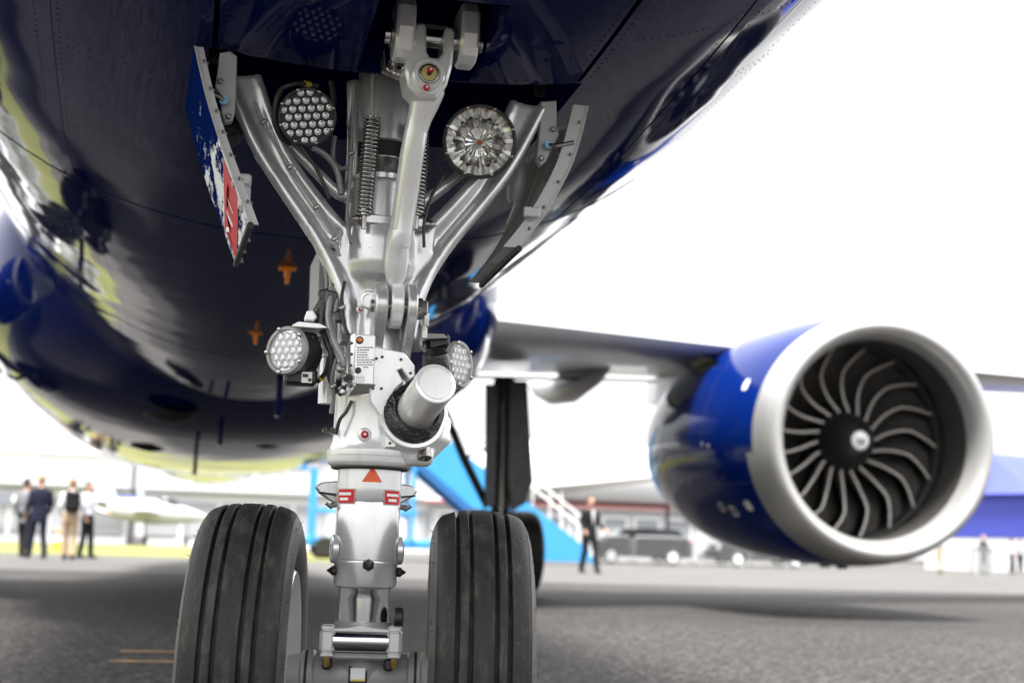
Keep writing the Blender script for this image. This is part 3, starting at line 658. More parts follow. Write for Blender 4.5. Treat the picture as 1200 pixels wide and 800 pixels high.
mb = MB(); mb.lathe([(.0088, .0046), (.0089, .0003)], bc, (0, -1, 0), 16, cap=False); part('bushing_hole', mb, M['seal'], brace)
for dx, dy in ((.002, .006), (-.004, -.0275)):
    p = bc+Vector((dx, -.010, dy)); mb = MB(); mb.lathe([(0, .0062), (.004, .0055), (.006, .003)], p, (0, -1, 0), 14); part('red_cap', mb, M['red'], brace)
    mb = MB(); mb.ball(p-Y_*.006, .0026, 8, 6); part('nipple_tip', mb, M['print'], brace)
# pivot lugs on the airframe and their pin
pz = A(508, 46, -.225)
mb = MB(); mb.lathe([(-.09, .0175), (.09, .0175)], pz, X_, 24); pin = part('pivot_pin', mb, M['chrome'], air)
def lug(cx, wd, name):
    c = Vector((cx, pz.y, pz.z)); pts = []
    for y, z in ((-.032, -.036), (-.014, -.046), (.018, -.046), (.040, -.030), (.052, .0), (.052, .040), (.034, .062), (-.034, .062), (-.050, .040), (-.050, .0)): pts.append(c+Vector((-wd/2, y, z)))
    mb = MB(); mb.prism(pts, (wd, 0, 0), b=.005); return part(name, mb, M['white_en'], air, smooth=25)
xl = A(472, 40, -.225).x; xr = A(546, 50, -.225).x
for cx, sg in ((xl, -1), (xr, 1)):
    lg = lug(cx, .034, 'pivot_lug')
    mb = MB(); mb.lathe([(.017, .024), (.022, .024), (.0235, .022), (.0235, .016), (.021, .016)], Vector((cx, pz.y, pz.z)), (sg, 0, 0), 28); part('lug_bush', mb, M['steel'], lg)
    mb = MB(); mb.lathe([(.02, .012), (.03, .012), (.032, .009)], Vector((cx, pz.y, pz.z)), (sg, 0, 0), 6); part('pin_nut', mb, M['steel'], lg)
mb = MB(); mb.box(pz+Vector((0, .03, .02)), (.06, .03, .03), b=.004); mb.box(pz+Vector((.0, .045, -.03)), (.05, .02, .012), b=.003); part('fork_spacer', mb, M['grey_en'], pin)
# fittings beside the fork
mb = MB(); rn = random.Random(3)
for k in range(9):
    p = A(452+rn.uniform(0, 26), 72+rn.uniform(0, 20), -.19); mb.lathe([(0, .009), (.012, .009), (.014, .006)], p, (rn.uniform(-.6, .6), -1, rn.uniform(-.5, .5)), 8)
mb.tube([A(448, 62, -.17), A(450, 84, -.18), A(470, 92, -.19), A(478, 84, -.19)], .006, 8); part('uplock_fitting', mb, M['steel'], air)
# ------------------------------------------------------------------ lower clevis on the strut
cz = A(463, 360, -.09)
for x0, x1 in ((437, 451.5), (474.5, 486)):
    xa, xb = A(x0, 360, -.09).x, A(x1, 360, -.09).x; pts = []
    for k in range(13):
        a = R(-35+250*k/12); pts.append(Vector((xa, cz.y-math.sin(a)*.046, cz.z+math.cos(a)*.046)) if False else Vector((xa, cz.y-math.cos(a-R(55))*.046, cz.z+math.sin(a-R(55))*.046)))
    pts = [Vector((xa, cz.y-.046*math.cos(t), cz.z+.046*math.sin(t))) for t in [R(120-15*k) for k in range(13)]] + [Vector((xa, -.055, cz.z-.105)), Vector((xa, -.02, cz.z-.10)), Vector((xa, -.02, cz.z+.04))]
    mb = MB(); mb.prism(pts, (xb-xa, 0, 0), b=.003); part('clevis_plate', mb, M['silver'], gear, smooth=30)
mb = MB(); mb.lathe([(-.046, .012), (.052, .012)], cz, X_, 20); part('clevis_pin', mb, M['steel'], gear)
mb = MB(); mb.lathe([(.040, .021), (.050, .021), (.0505, .017), (.058, .017), (.060, .013)], cz, X_, 12); part('castle_nut', mb, M['steel'], gear, smooth=20)
mb = MB(); mb.box(cz+Vector((.058, 0, -.02)), (.012, .02, .03), b=.003); mb.cyl(cz+Vector((.056, -.004, -.03)), cz+Vector((.056, -.004, -.055)), .006, n=8); part('lock_bracket', mb, M['steel'], gear)
mb = MB(); mb.lathe([(0, .0175), (.004, .0175), (.0048, .016), (.0048, .012), (.002, .012)], A(433, 352, -.066), (-.35, -1, 0), 28); part('pin_retainer', mb, M['silver'], gear)
# ------------------------------------------------------------------ springs and upper tube
tb = MB(); tb.lathe([(zz(216), .055), (zz(209), .0565), (zz(208), .0565), (zz(188), .0565), (zz(187), .055), (zz(170), .055), (zz(168), .060), (zz(128), .060), (zz(100), .055), (zz(60), .055)], (0, .01, 0), Z_, 36); upt = part('upper_tube', tb, M['silver'], air)
mb = MB(); mb.lathe([(zz(207), .0573), (zz(189), .0573)], (0, .01, 0), Z_, 36, cap=False); part('tube_band', mb, mat('engraved_band', (.16, .16, .16), .4, .6, col2=(.06, .06, .06), nscale=60, amount=.8), upt)
mb = MB(); mb.lathe([(zz(187), .0562), (zz(168), .0562)], (0, .01, 0), Z_, 36, cap=False); part('tube_seal', mb, M['seal'], upt)
for x, xtop in ((432, 436.5), (493, 494)):
    top, bot = A(xtop, 138, -.075), A(x-5, 250, -.075); mb = MB(); n = 25*14; pts = []
    d = bot-top; 
    for i in range(n+1):
        a = 2*math.pi*i/14; pts.append(top + d*(i/n) + Vector((math.cos(a), math.sin(a), 0))*.0148)
    mb.tube(pts, .0021, 6); sp = part('tension_spring', mb, M['steel'], air, smooth=60)
    mb = MB(); mb.tube([A(xtop+1, 70, -.07), top-Z_*.004], .0048, 10); part('spring_rod', mb, M['silver'], sp)
    mb = MB(); mb.cyl(top+Z_*.002, top-Z_*.02, .0105, n=12); part('spring_plug', mb, M['steel'], sp)
    mb = MB(); mb.lathe([(-.012, .0105), (.004, .0105), (.005, .005), (.03, .005)], bot, -Z_, 12); part('spring_plug', mb, M['steel'], sp)
mb = MB(); mb.lathe([(-.058, .0135), (.058, .0135)], A(462, 260, -.062), X_, 6); xb_ = part('spring_crossbar', mb, M['silver'], air, smooth=15)
for sg in (-1, 1):
    mb = MB(); mb.lathe([(.056, .011), (.066, .011), (.067, .008), (.072, .009), (.082, .001)], A(462, 260, -.062), (sg, 0, 0), 12); part('crossbar_nut', mb, M['steel'], xb_)
# ------------------------------------------------------------------ lights on the gear
def landing_light(c, d, r, kind, label):
    d = Vector(d).normalized(); u = (Z_-d*d.z).normalized(); v = d.cross(u)
    g = group_part('landing_light', air, c); g['label'] = label
    mb = MB(); mb.lathe([(-.060, .001), (-.060, r*.55), (-.055, r*.62), (-.050, r*.74), (-.014, r*.94), (-.010, r*1.03), (.004, r*1.03), (.007, r*1.0), (.007, r*.93), (-.002, r*.92), (-.002, r*.3 if kind == 'led' else r*.92)], c, d, 48, cap=False); part('housing', mb, M['black'], g)
    fn = MB()
    for k in range(6): fn.lathe([(-.046+.0055*k, r*.70), (-.046+.0055*k, r*(.90+.02*k)), (-.044+.0055*k, r*(.90+.02*k)), (-.044+.0055*k, r*.70)], c, d, 28, cap=False)
    part('cooling_fins', fn, M['black'], g)
    sc = mesh_of(MB().lathe([(0, .0032), (.002, .003), (.003, .001)], (0, 0, 0), (0, 0, 1), 8), M['steel'], 'screw')
    for k in range(8):
        a = 2*math.pi*(k+.5)/8; piece('screw', sc, g, c+d*.007+(u*math.cos(a)+v*math.sin(a))*r*.965, d.to_track_quat('Z', 'Y').to_euler())
    if kind == 'led':
        mb = MB(); mb.lathe([(-.0015, r*.92), (-.0015, .0003)], c, d, 40, cap=False); part('board', mb, M['black'], g)
        s_ = r*.323
        lm = mesh_of(MB().lathe([(0, .0082), (.002, .0086), (.0042, .0080), (.0045, .0066), (.0028, .0058)], (0, 0, 0), (0, 0, 1), 18, cap=False), M['chrome'], 'led_cup')
        li = mesh_of(MB().lathe([(.0022, .0062), (.0040, .0056), (.0052, .0035), (.0056, .0004)], (0, 0, 0), (0, 0, 1), 14, cap=False), M['lens'], 'led_lens')
        rows = [(2, 3), (5, 2), (6, 1), (5, 0), (6, -1), (5, -2), (2, -3)]
        for n_, j in rows:
            for i in range(n_):
                xx = (i-(n_-1)/2)*s_; zz_ = j*s_*.86; a = R(-8); xx, zz_ = xx*math.cos(a)-zz_*math.sin(a), xx*math.sin(a)+zz_*math.cos(a)
                p = c + v*xx + u*zz_ + d*.0; q = d.to_track_quat('Z', 'Y').to_euler()
                piece('led_cup', lm, g, p, q, (r/.068,)*3); piece('led_lens', li, g, p, q, (r/.068,)*3)
    else:
        # faceted reflector bowl: rings of slightly dished facets
        mb = MB(); rings = [(0.14, -.036), (.40, -.032), (.68, -.020), (.93, -.002)]; N = 16
        for i in range(len(rings)-1):
            (a_, ta), (b_, tb_) = rings[i], rings[i+1]
            for k in range(N):
                off = .5*(i % 2); k0, k1 = 2*math.pi*(k+off)/N, 2*math.pi*(k+1+off)/N; rnk = .006*math.sin(k*2.3+i*1.7)
                def P(rr, an, t): return c + d*t + (u*math.cos(an)+v*math.sin(an))*rr*r
                q = [P(a_, k0, ta), P(a_, k1, ta), P(b_, k1, tb_), P(b_, k0, tb_)]; mid = sum(q, Vector())/4 - d*(.0035+rnk*.4) 
                mid2 = P((a_+b_)/2, (k0+k1)/2, (ta+tb_)/2+.005+rnk)
                
                cc = sum(q, Vector())/4
                for a4 in range(3):
                    for b4 in range(3):
                        def Q(uu, vv): 
                            pq = q[0].lerp(q[1], uu).lerp(q[3].lerp(q[2], uu), vv); return pq + d*(.0022*(1-(2*uu-1)**2)+rnk*.35*uu)
                        mb.add([Q(a4/3, b4/3), Q((a4+1)/3, b4/3), Q((a4+1)/3, (b4+1)/3), Q(a4/3, (b4+1)/3)], [(0, 1, 2, 3)])
        part('reflector', mb, M['reflector'], g, smooth=0)
        mb = MB(); mb.lathe([(-.040, .001), (-.040, r*.5), (-.030, r*.85), (-.010, r*.93)], c, d, 32, cap=False); part('reflector_back', mb, M['dark_en'], g)
        mb = MB(); mb.lathe([(-.036, r*.17), (-.030, r*.15), (-.012, r*.10), (-.008, r*.06), (-.006, .001)], c, d, 14); part('bulb_shield', mb, M['chrome'], g)
        mb = MB(); mb.ball(c+d*.0-u*.002, .0060, 10, 7); part('bulb', mb, M['amber'], g)
        mb = MB(); mb.lathe([(-.001, r*.92), (.006, r*.8), (.011, r*.5), (.013, .0005)], c, d, 40, cap=False); part('glass', mb, M['glass'], g, smooth=60)
    mb = MB(); mb.tube([c-d*.05, c-d*.09+u*.0, c-d*.09+Vector((0, .04, .03))], .012, 10); part('mount', mb, M['grey_en'], g)
    return g
cl = A(360, 137, -.075); landing_light(cl, (CAM-cl)*.7+Vector((.02, -1, -.1)), .0535, 'led', 'landing light of many small lamps, left of the strut')
cr_ = A(562, 166, -.085); landing_light(cr_, (CAM-cr_)*.7+Vector((-.05, -1, -.1)), .0700, 'bulb', 'faceted landing light right of the strut')
def taxi_light(c, d, r, sg, label):
    d = Vector(d).normalized(); u = (Z_-d*d.z).normalized(); v = d.cross(u)
    g = group_part('taxi_light', air, c); g['label'] = label
    mb = MB(); mb.lathe([(-.062, r*.80), (-.058, r*.88), (-.01, r*.98), (0.0, r*1.0)], c, d, 40); part('housing', mb, M['black'], g)
    mb = MB(); mb.lathe([(-.006, r*1.0), (-.006, r*1.06), (.003, r*1.06), (.0055, r*1.02), (.0055, r*.90), (.001, r*.89)], c, d, 48, cap=False); part('bezel', mb, M['grey_en'], g)
    mb = MB(); mb.lathe([(.0, r*.9), (.001, .0003)], c, d, 36, cap=False); part('lens', mb, M['lens'], g)
    cm = MB(); cm.lathe([(0, .0090), (.002, .0086), (.0038, .0062), (.0046, .0004)], (0, 0, 0), (0, 0, 1), 6); cme = mesh_of(cm, M['lens'], 'lens_cell', smooth=20)
    s_ = r*.345; q = d.to_track_quat('Z', 'Y').to_euler()
    for n_, j in ((3, 2), (4, 1), (5, 0), (4, -1), (3, -2)):
        for i in range(n_): piece('lens_cell', cme, g, c+v*((i-(n_-1)/2)*s_)+u*(j*s_*.87)+d*.001, q, (r/.044,)*3)
    mb = MB(); mb.lathe([(.0075, r*.9), (.0085, r*.5), (.009, .0005)], c, d, 36, cap=False); part('glass', mb, M['glass'], g, smooth=60)
    sc = mesh_of(MB().lathe([(0, .0042), (.003, .004), (.0045, .0015)], (0, 0, 0), (0, 0, 1), 8), M['steel'], 'screw')
    for k in range(5):
        a = 2*math.pi*(k+.3)/5; piece('screw', sc, g, c+d*.005+(u*math.cos(a)+v*math.sin(a))*r*.985, q)
    return g
c1 = A(336, 410.5, -.085); TL = taxi_light(c1, (-.72, -.80, .02), .0425, -1, 'round taxi light on the left of the strut')
c2 = A(538, 426.5, -.03); TR = taxi_light(c2, (.70, -.62, .02), .0425, 1, 'round taxi light on the right, half behind the steering cylinder')
mb = MB(); mb.box(A(358, 417, -.045), (.040, .05, .085), b=.008); mb.box(A(352, 442, -.05), (.060, .045, .030), b=.005); part('driver_box', mb, M['black'], TL)
mb = MB(); mb.box(A(359.5, 442, -.074), (.019, .002, .020)); lb = part('maker_label', mb, M['print'], TL)
mb = MB(); mb.box(A(358, 440, -.0755), (.010, .001, .006)); mb.box(A(363, 445, -.0755), (.006, .001, .006)); part('label_lettering', mb, M['ink'], TL)
mb = MB(); mb.prism([A(343, 380, -.085), A(350, 376.5, -.085), A(375, 379, -.085), A(385, 384, -.085), A(372, 384.5, -.085), A(344, 382.5, -.085)], (0, .07, 0), b=.001); mb.box(A(383, 395, -.02), (.035, .03, .06), b=.006); part('light_bracket', mb, M['white_en'], TL)
mb = MB(); mb.prism([A(492, 390, -.03), A(520, 391, -.03), A(526, 396, -.03), A(500, 397, -.03), A(492, 402, -.03)], (0, .06, 0), b=.001); mb.box(A(489, 385, -.02), (.02, .03, .09), b=.005); mb.box(A(488, 402, -.03), (.02, .02, .02), b=.005); part('light_bracket', mb, M['grey_en'], TR)
mb = MB(); mb.box(A(512, 402, .01), (.045, .05, .035), b=.006); part('driver_box', mb, M['black'], TR)
# white canister behind the left light
mb = MB(); a, b_ = A(385, 402, .02), A(382.5, 473, .02); mb.lathe([(0, .012), (.004, .0150), (.022, .0155), (.024, .0175), (.028, .0175), (.030, .0148), (.09, .0165), ((b_-a).length, .0165)], a, b_-a, 24); part('accumulator', mb, M['white_en'], air)
# ------------------------------------------------------------------ weight-on-wheels box with placard
bc0 = A(427, 421, -.098); bx = part('indicator_box', MB().box(bc0+Vector((0, .022, 0)), (.0385, .045, .092), b=.002), M['white_en'], air, smooth=20)
mb = MB(); mb.prism([A(411, 393, -.096), A(417, 389, -.098), A(417, 452, -.098), A(410, 462, -.09)], (0, .04, 0), b=.001); part('box_flange', mb, M['silver'], bx)
mb = MB(); mb.prism([A(412, 451, -.09), A(440, 450, -.095), A(436, 462, -.07), A(410, 461, -.07)], (0, .02, 0)); part('box_foot', mb, M['grey_en'], bx)
fy = bc0.y-.0008
def on(px, py): return A(px, py, fy)
mb = MB(); mb.lathe([(0, .0072), (.003, .007), (.0035, .0055)], on(421.5, 398.5), (0, -1, 0), 20); part('lamp_bezel', mb, M['black'], bx)
mb = MB(); mb.lathe([(.003, .0052), (.0045, .004), (.0052, .0005)], on(421.5, 398.5), (0, -1, 0), 16); part('amber_lamp', mb, M['amber'], bx)
mb = MB(); mb.lathe([(0, .0062), (.004, .0062), (.0055, .0045)], on(419.5, 434), (0, -1, 0), 6); part('push_button', mb, M['black'], bx, smooth=15)
rn = random.Random(5); mb = MB()
for i in range(9):
    x = 418.5; yy = 407+i*2.9; end = rn.uniform(430, 437)
    if i > 7: x = 426
    while x < end:
        w2 = rn.uniform(1.2, 3.4); p = on(x+w2/2, yy); mb.box(p, (w2*.00158, .0006, .0018)); x += w2+.9
part('placard_lettering', mb, M['ink'], bx, smooth=0)
mb = MB(); q = [on(415.5, 441), on(426.5, 441), on(426.5, 447), on(415.5, 447)]
for i in range(4): mb.tube([q[i], q[(i+1) % 4]], .0004, 4)
for k in range(4): mb.box(on(418+2.2*k, 443), (.0022, .0006, .0014)); mb.box(on(418.5+2*k, 445.3), (.0016, .0006, .0012))
part('small_label', mb, M['ink'], bx, smooth=0)
sc = mesh_of(MB().lathe([(0, .003), (.002, .003), (.003, .0015)], (0, 0, 0), (0, -1, 0), 8), M['dark_en'], 'screw')
for px, py in ((412, 402), (412, 415), (411, 428), (411, 441), (411, 452), (437, 455), (441, 420)): piece('screw', sc, bx, A(px, py, -.099))
# bolt sticking out at the left of the housing
mb = MB(); mb.lathe([(0, .007), (.006, .007), (.0065, .004), (.016, .004), (.017, .006), (.022, .005)], A(392, 505, -.02), (-1, 0, .05), 8); part('side_bolt', mb, M['steel'], housing)
# ------------------------------------------------------------------ hoses and harness
def hose(pts, r, m, name='hose', n=10, tag=None):
    # Catmull-Rom through pixel points (px, py, Y)
    P_ = [A(*p) for p in pts]; out = []
    for i in range(len(P_)-1):
        p0, p1, p2, p3 = P_[max(i-1, 0)], P_[i], P_[i+1], P_[min(i+2, len(P_)-1)]
        for k in range(8):
            t = k/8; out.append(.5*((2*p1)+(p2-p0)*t+(2*p0-5*p1+4*p2-p3)*t*t+(-p0+3*p1-3*p2+p3)*t**3))
    out.append(P_[-1]); mb = MB(); mb.tube(out, r, n); h = part(name, mb, M[m], air, smooth=60)
    if tag:
        a, b2 = out[tag], out[tag+2]; mb = MB(); mb.cyl(a, b2, r*1.25, n=12); part('yellow_sleeve', mb, M['yellow'], h)
    return h
hose([(386, 290, -.02), (388, 312, -.03), (389, 335, -.04), (387, 350, -.05), (385, 372, -.06), (392, 400, -.085), (400, 420, -.09), (402, 432, -.085)], .0062, 'hose')
hose([(390, 345, -.04), (379, 360, -.05), (378, 385, -.05), (388, 415, -.07), (386, 440, -.06), (395, 460, -.05)], .0055, 'dkhose')
hose([(396, 350, -.05), (391, 375, -.06), (391, 400, -.08), (398, 425, -.09)], .0045, 'hose')
hose([(388, 292, -.025), (389, 306, -.03), (390, 330, -.035)], .0078, 'dkhose', tag=6)
hose([(372, 447, -.04), (378, 441, -.05), (383, 432, -.06), (386, 418, -.06)], .0045, 'dkhose', tag=5)
hose([(398, 462, -.075), (404, 452, -.09), (408, 438, -.095)], .005, 'dkhose')
hose([(330, 104, -.06), (340, 100, -.07), (352, 98, -.06), (372, 100, -.02)], .0045, 'dkhose', tag=18)
hose([(330, 104, -.06), (324, 118, -.06), (322, 140, -.05), (328, 158, -.04), (338, 170, -.02)], .0058, 'dkhose')
hose([(365, 172, -.04), (382, 182, -.03), (395, 200, -.02), (400, 228, -.02)], .0062, 'hose')
hose([(392, 160, .0), (390, 185, .0), (398, 197, .0), (408, 196, .0)], .0050, 'hose')
hose([(388, 95, .02), (391, 120, .02), (386, 160, .01)], .006, 'dkhose')
hose([(496, 188, -.03), (510, 200, -.04), (520, 195, -.05)], .0022, 'dkhose')
hose([(412, 470, -.06), (406, 482, -.065), (398, 492, -.06), (394, 508, -.045)], .0035, 'dkhose')
hose([(380, 300, -.01), (383, 330, -.02), (381, 352, -.03), (376, 372, -.04)], .0042, 'hose')
hose([(298, 120, -.05), (320, 165, -.052), (352, 214, -.056), (384, 262, -.062), (398, 300, -.07)], .0032, 'hose')
hose([(352, 172, -.06), (372, 200, -.055), (386, 232, -.055)], .0036, 'dkhose')
hose([(520, 206, -.06), (505, 232, -.07), (497, 262, -.075), (497, 290, -.07)], .0032, 'dkhose')
hose([(489, 372, -.05), (494, 386, -.05), (492, 404, -.05), (499, 412, -.06)], .004, 'hose')
hose([(404, 330, -.055), (400, 352, -.065), (403, 378, -.075), (408, 392, -.085)], .0034, 'dkhose')
hose([(394, 420, -.075), (389, 442, -.066), (391, 462, -.05), (388, 484, -.035)], .004, 'hose')
hose([(372, 384, -.03), (379, 394, -.04), (384, 408, -.05), (394, 418, -.075)], .0036, 'dkhose')
hose([(415, 100, -.03), (412, 150, -.03), (411, 205, -.04), (407, 250, -.05), (411, 285, -.07)], .0034, 'hose')
for px, py, Y in ((309, 143, -.052), (340, 196, -.056), (371, 243, -.060), (392, 280, -.066), (411, 180, -.036), (390, 452, -.058), (401, 360, -.07)):
    mb = MB(); mb.box(A(px, py, Y), (.014, .010, .008), Matrix.Rotation(R(-32), 3, 'Y'), b=.002); part('hose_clamp', mb, M['steel'], air)
mb = MB()
for px, py, Y, s_ in ((388, 352, -.04, .026), (384, 362, -.035, .03), (392, 372, -.05, .022), (381, 345, -.02, .02), (395, 335, -.04, .016)):
    mb.box(A(px, py, Y), (s_, s_*1.1, s_*1.3), Matrix.Rotation(px*.3, 3, 'Y'), b=.004)
part('harness_bracket', mb, M['dark_en'], air)
mb = MB(); mb.prism(poly([(357, 372), (360, 364), (367, 363), (372, 371), (368, 376), (358, 375)], -.05), (0, .02, 0), b=.002); part('white_clip', mb, M['white_en'], air)
for k, (px, py) in enumerate(((402, 432), (404, 440), (405, 450), (403, 460), (399, 434))):
    mb = MB(); mb.lathe([(0, .006), (.008, .006), (.010, .004)], A(px, py, -.092), (-.5, -1, .2*k-.4), 8); part('hose_fitting', mb, M['steel'], gear)
# rear door edge beyond the strut
mb = MB(); mb.prism([A(375, 288, .45), A(380.5, 288, .45), A(379, 352, .45), A(373, 352, .45)], (0, .25, 0)); part('rear_strut_door', mb, M['wing'], air)
# ------------------------------------------------------------------ gear doors
def door(front, rear, sg, thick, name, label, m):
    """front/rear: outer skin points from hinge to lower edge, at the leading and the trailing edge"""
    def spl(P, n=16):
        out = []
        for i in range(len(P)-1):
            p0, p1, p2, p3 = P[max(i-1, 0)], P[i], P[i+1], P[min(i+2, len(P)-1)]
            for k in range(n//2):
                t = k/(n//2); out.append(.5*((2*p1)+(p2-p0)*t+(2*p0-5*p1+4*p2-p3)*t*t+(-p0+3*p1-3*p2+p3)*t**3))
        return out+[P[-1]]
    F_, R_ = spl(front), spl(rear); n = len(F_); K = 10
    mb = MB(); out = [[F_[i].lerp(R_[i], k/K) for i in range(n)] for k in range(K+1)]
    inn = [[p - Vector((sg*thick, 0, 0)) for p in row] for row in out]
    mb.add([p for r in out for p in r], [(k*n+i, k*n+i+1, (k+1)*n+i+1, (k+1)*n+i) for k in range(K) for i in range(n-1)])
    d = part(name, mb, m, air, smooth=60, label=label)
    mb = MB(); mb.add([p for r in inn for p in r], [(k*n+i, (k+1)*n+i, (k+1)*n+i+1, k*n+i+1) for k in range(K) for i in range(n-1)])
    o_ = len(mb.v); per = [(0, i) for i in range(n)]+[(k, n-1) for k in range(1, K+1)]+[(K, i) for i in range(n-2, -1, -1)]+[(k, 0) for k in range(K-1, 0, -1)]
    mb.add([out[k][i] for k, i in per]+[inn[k][i] for k, i in per], [(j, (j+1) % len(per), len(per)+(j+1) % len(per), len(per)+j) for j in range(len(per))])
    part('inner_skin', mb, M['wing'], d, smooth=30)
    # stiffening frame along leading, lower and rear edges
    fl = MB(); w3 = .013 if sg < 0 else .028
    def rail(row, w_, dep, y0):
        segs = []
        for i in range(len(row)-1):
            a, b2 = row[i], row[i+1]; 
            q = [a+Vector((-sg*thick, y0, 0)), a+Vector((-sg*(thick+dep), y0, 0)), a+Vector((-sg*(thick+dep), y0+w_, 0)), a+Vector((-sg*thick, y0+w_, 0))]
            q2 = [p+(b2-a) for p in q]; segs.append(q) if i else segs.extend([q]); last = q2
        fl.rings(segs+[last])
    for args in ((F_, .012, w3, .002), (R_, .012, w3, -.014), (out[4], .01, w3*.8, 0), (out[7], .01, w3*.8, 0)):
        fl = MB(); rail(*args); part('stiffener', fl, M['wing'], d, smooth=20)
    sl_ = MB(); sl_.tube([F_[-1]+Vector((-sg*thick*.5, -.004, -.003)), R_[-1]+Vector((-sg*thick*.5, .004, -.003))], .0065, 8); part('edge_seal', sl_, M['seal'], d)
    fast = mesh_of(MB().lathe([(0, .0035), (.003, .0035), (.004, .002)], (0, 0, 0), (-sg, 0, 0), 8), M['steel'], 'fastener')
    for i in range(3, n-2, 4):
        piece('fastener', fast, d, F_[i]+Vector((-sg*(thick+w3), .008, 0)))
        piece('fastener', fast, d, F_[i]+Vector((-sg*(thick+.006), .0, 0)))
    return d, F_, R_, out
FL = [Vector((-.372, -.14, 1.432)), A(240, 110, -.14), A(255, 160, -.14), A(275, 215, -.14), A(292, 262, -.14)]
RL = [Vector((p.x-.012, .24, p.z)) for p in FL]; RL[0].x -= .004
M['doorprint'] = bpy.data.materials.new('navy_door_with_white_splash'); M['doorprint'].use_nodes = True
def door_mat():
    t = M['doorprint'].node_tree; b = t.nodes['Principled BSDF']; b.inputs['Roughness'].default_value = .5; b.inputs['Specular IOR Level'].default_value = 0
    g = nd(t, 'ShaderNodeTexCoord'); mp = nd(t, 'ShaderNodeMapping'); mp.inputs['Rotation'].default_value = (.35, 0, 0); mp.inputs['Scale'].default_value = (16, 7, 26); t.links.new(g.outputs['Object'], mp.inputs[0])
    n = nd(t, 'ShaderNodeTexNoise', Scale=1.0, Detail=9.0, Roughness=.72); t.links.new(mp.outputs[0], n.inputs['Vector'])
    sp = nd(t, 'ShaderNodeSeparateXYZ'); t.links.new(g.outputs['Object'], sp.inputs[0])
    # the splash thickens towards the lower part of the door
    r1 = nd(t, 'ShaderNodeMapRange'); r1.inputs[1].default_value = .09; r1.inputs[2].default_value = -.03; r1.inputs[3].default_value = -.12; r1.inputs[4].default_value = .06; t.links.new(sp.outputs[2], r1.inputs[0])
    ad = nd(t, 'ShaderNodeMath'); ad.operation = 'ADD'; t.links.new(n.outputs['Fac'], ad.inputs[0]); t.links.new(r1.outputs[0], ad.inputs[1])
    rp = nd(t, 'ShaderNodeMapRange'); rp.inputs[1].default_value = .50; rp.inputs[2].default_value = .56; t.links.new(ad.outputs[0], rp.inputs[0])
    mx = nd(t, 'ShaderNodeMix'); mx.data_type = 'RGBA'; mx.inputs[6].default_value = (.003, .012, .085, 1); mx.inputs[7].default_value = (.75, .76, .78, 1)
    t.links.new(rp.outputs[0], mx.inputs[0]); t.links.new(mx.outputs[2], b.inputs['Base Color'])
door_mat()
dl, F_, R_, G_ = door(FL, RL, -1, .004, 'gear_door', 'gear door left of the strut with white splashes and a red panel', M['doorprint'])
def dpt(t, s_, off=.0012):      # t down the door 0..1, s_ from front 0 to rear 1
    i = t*(len(F_)-1); k = min(int(i), len(F_)-2); f = i-k
    return F_[k].lerp(F_[k+1], f).lerp(R_[k].lerp(R_[k+1], f), s_) + Vector((-off, 0, 0))
mb = MB(); n = 8
vs = [dpt(.66+.30*i/n, .04+.80*j/n) for i in range(n+1) for j in range(n+1) ]
def rhomb(i, j):
    t = .60+.22*(i/n)+.18*(j/n); s_ = .05+.85*(j/n); return dpt(min(t, .985), s_)
mb.add([rhomb(i, j) for i in range(n+1) for j in range(n+1)], [(i*(n+1)+j, i*(n+1)+j+1, (i+1)*(n+1)+j+1, (i+1)*(n+1)+j) for i in range(n) for j in range(n)])
part('red_panel', mb, M['red'], dl, smooth=60)
mb = MB()
def stroke(pts, w_=.012):
    for (t0, s0), (t1, s1) in zip(pts[:-1], pts[1:]):
        a, b2 = dpt(t0, s0, .0024), dpt(t1, s1, .0024); d = (b2-a).normalized(); nn = Vector((1, 0, 0)).cross(d).normalized()*w_/2; mb.add([a-nn, b2-nn, b2+nn, a+nn], [(0, 1, 2, 3)])
stroke([(.70, .22), (.74, .52)]); stroke([(.72, .37), (.82, .37)])
stroke([(.85, .55), (.76, .58)]); stroke([(.76, .58), (.83, .70)]); stroke([(.83, .70), (.80, .82)]); stroke([(.80, .82), (.90, .84)])
part('white_lettering', mb, M['print'], dl, smooth=0)
FRr = [Vector((.40, -.05, 1.425)), A(672, 190, -.05), A(640, 250, -.05), A(609, 290, -.05)]
RRr = [Vector((p.x+.010, .35, p.z)) for p in FRr]
dr, FR2, RR2, G2 = door(FRr, RRr, 1, .004, 'gear_door', 'gear door right of the strut showing its grey inner frame', M['navy'])
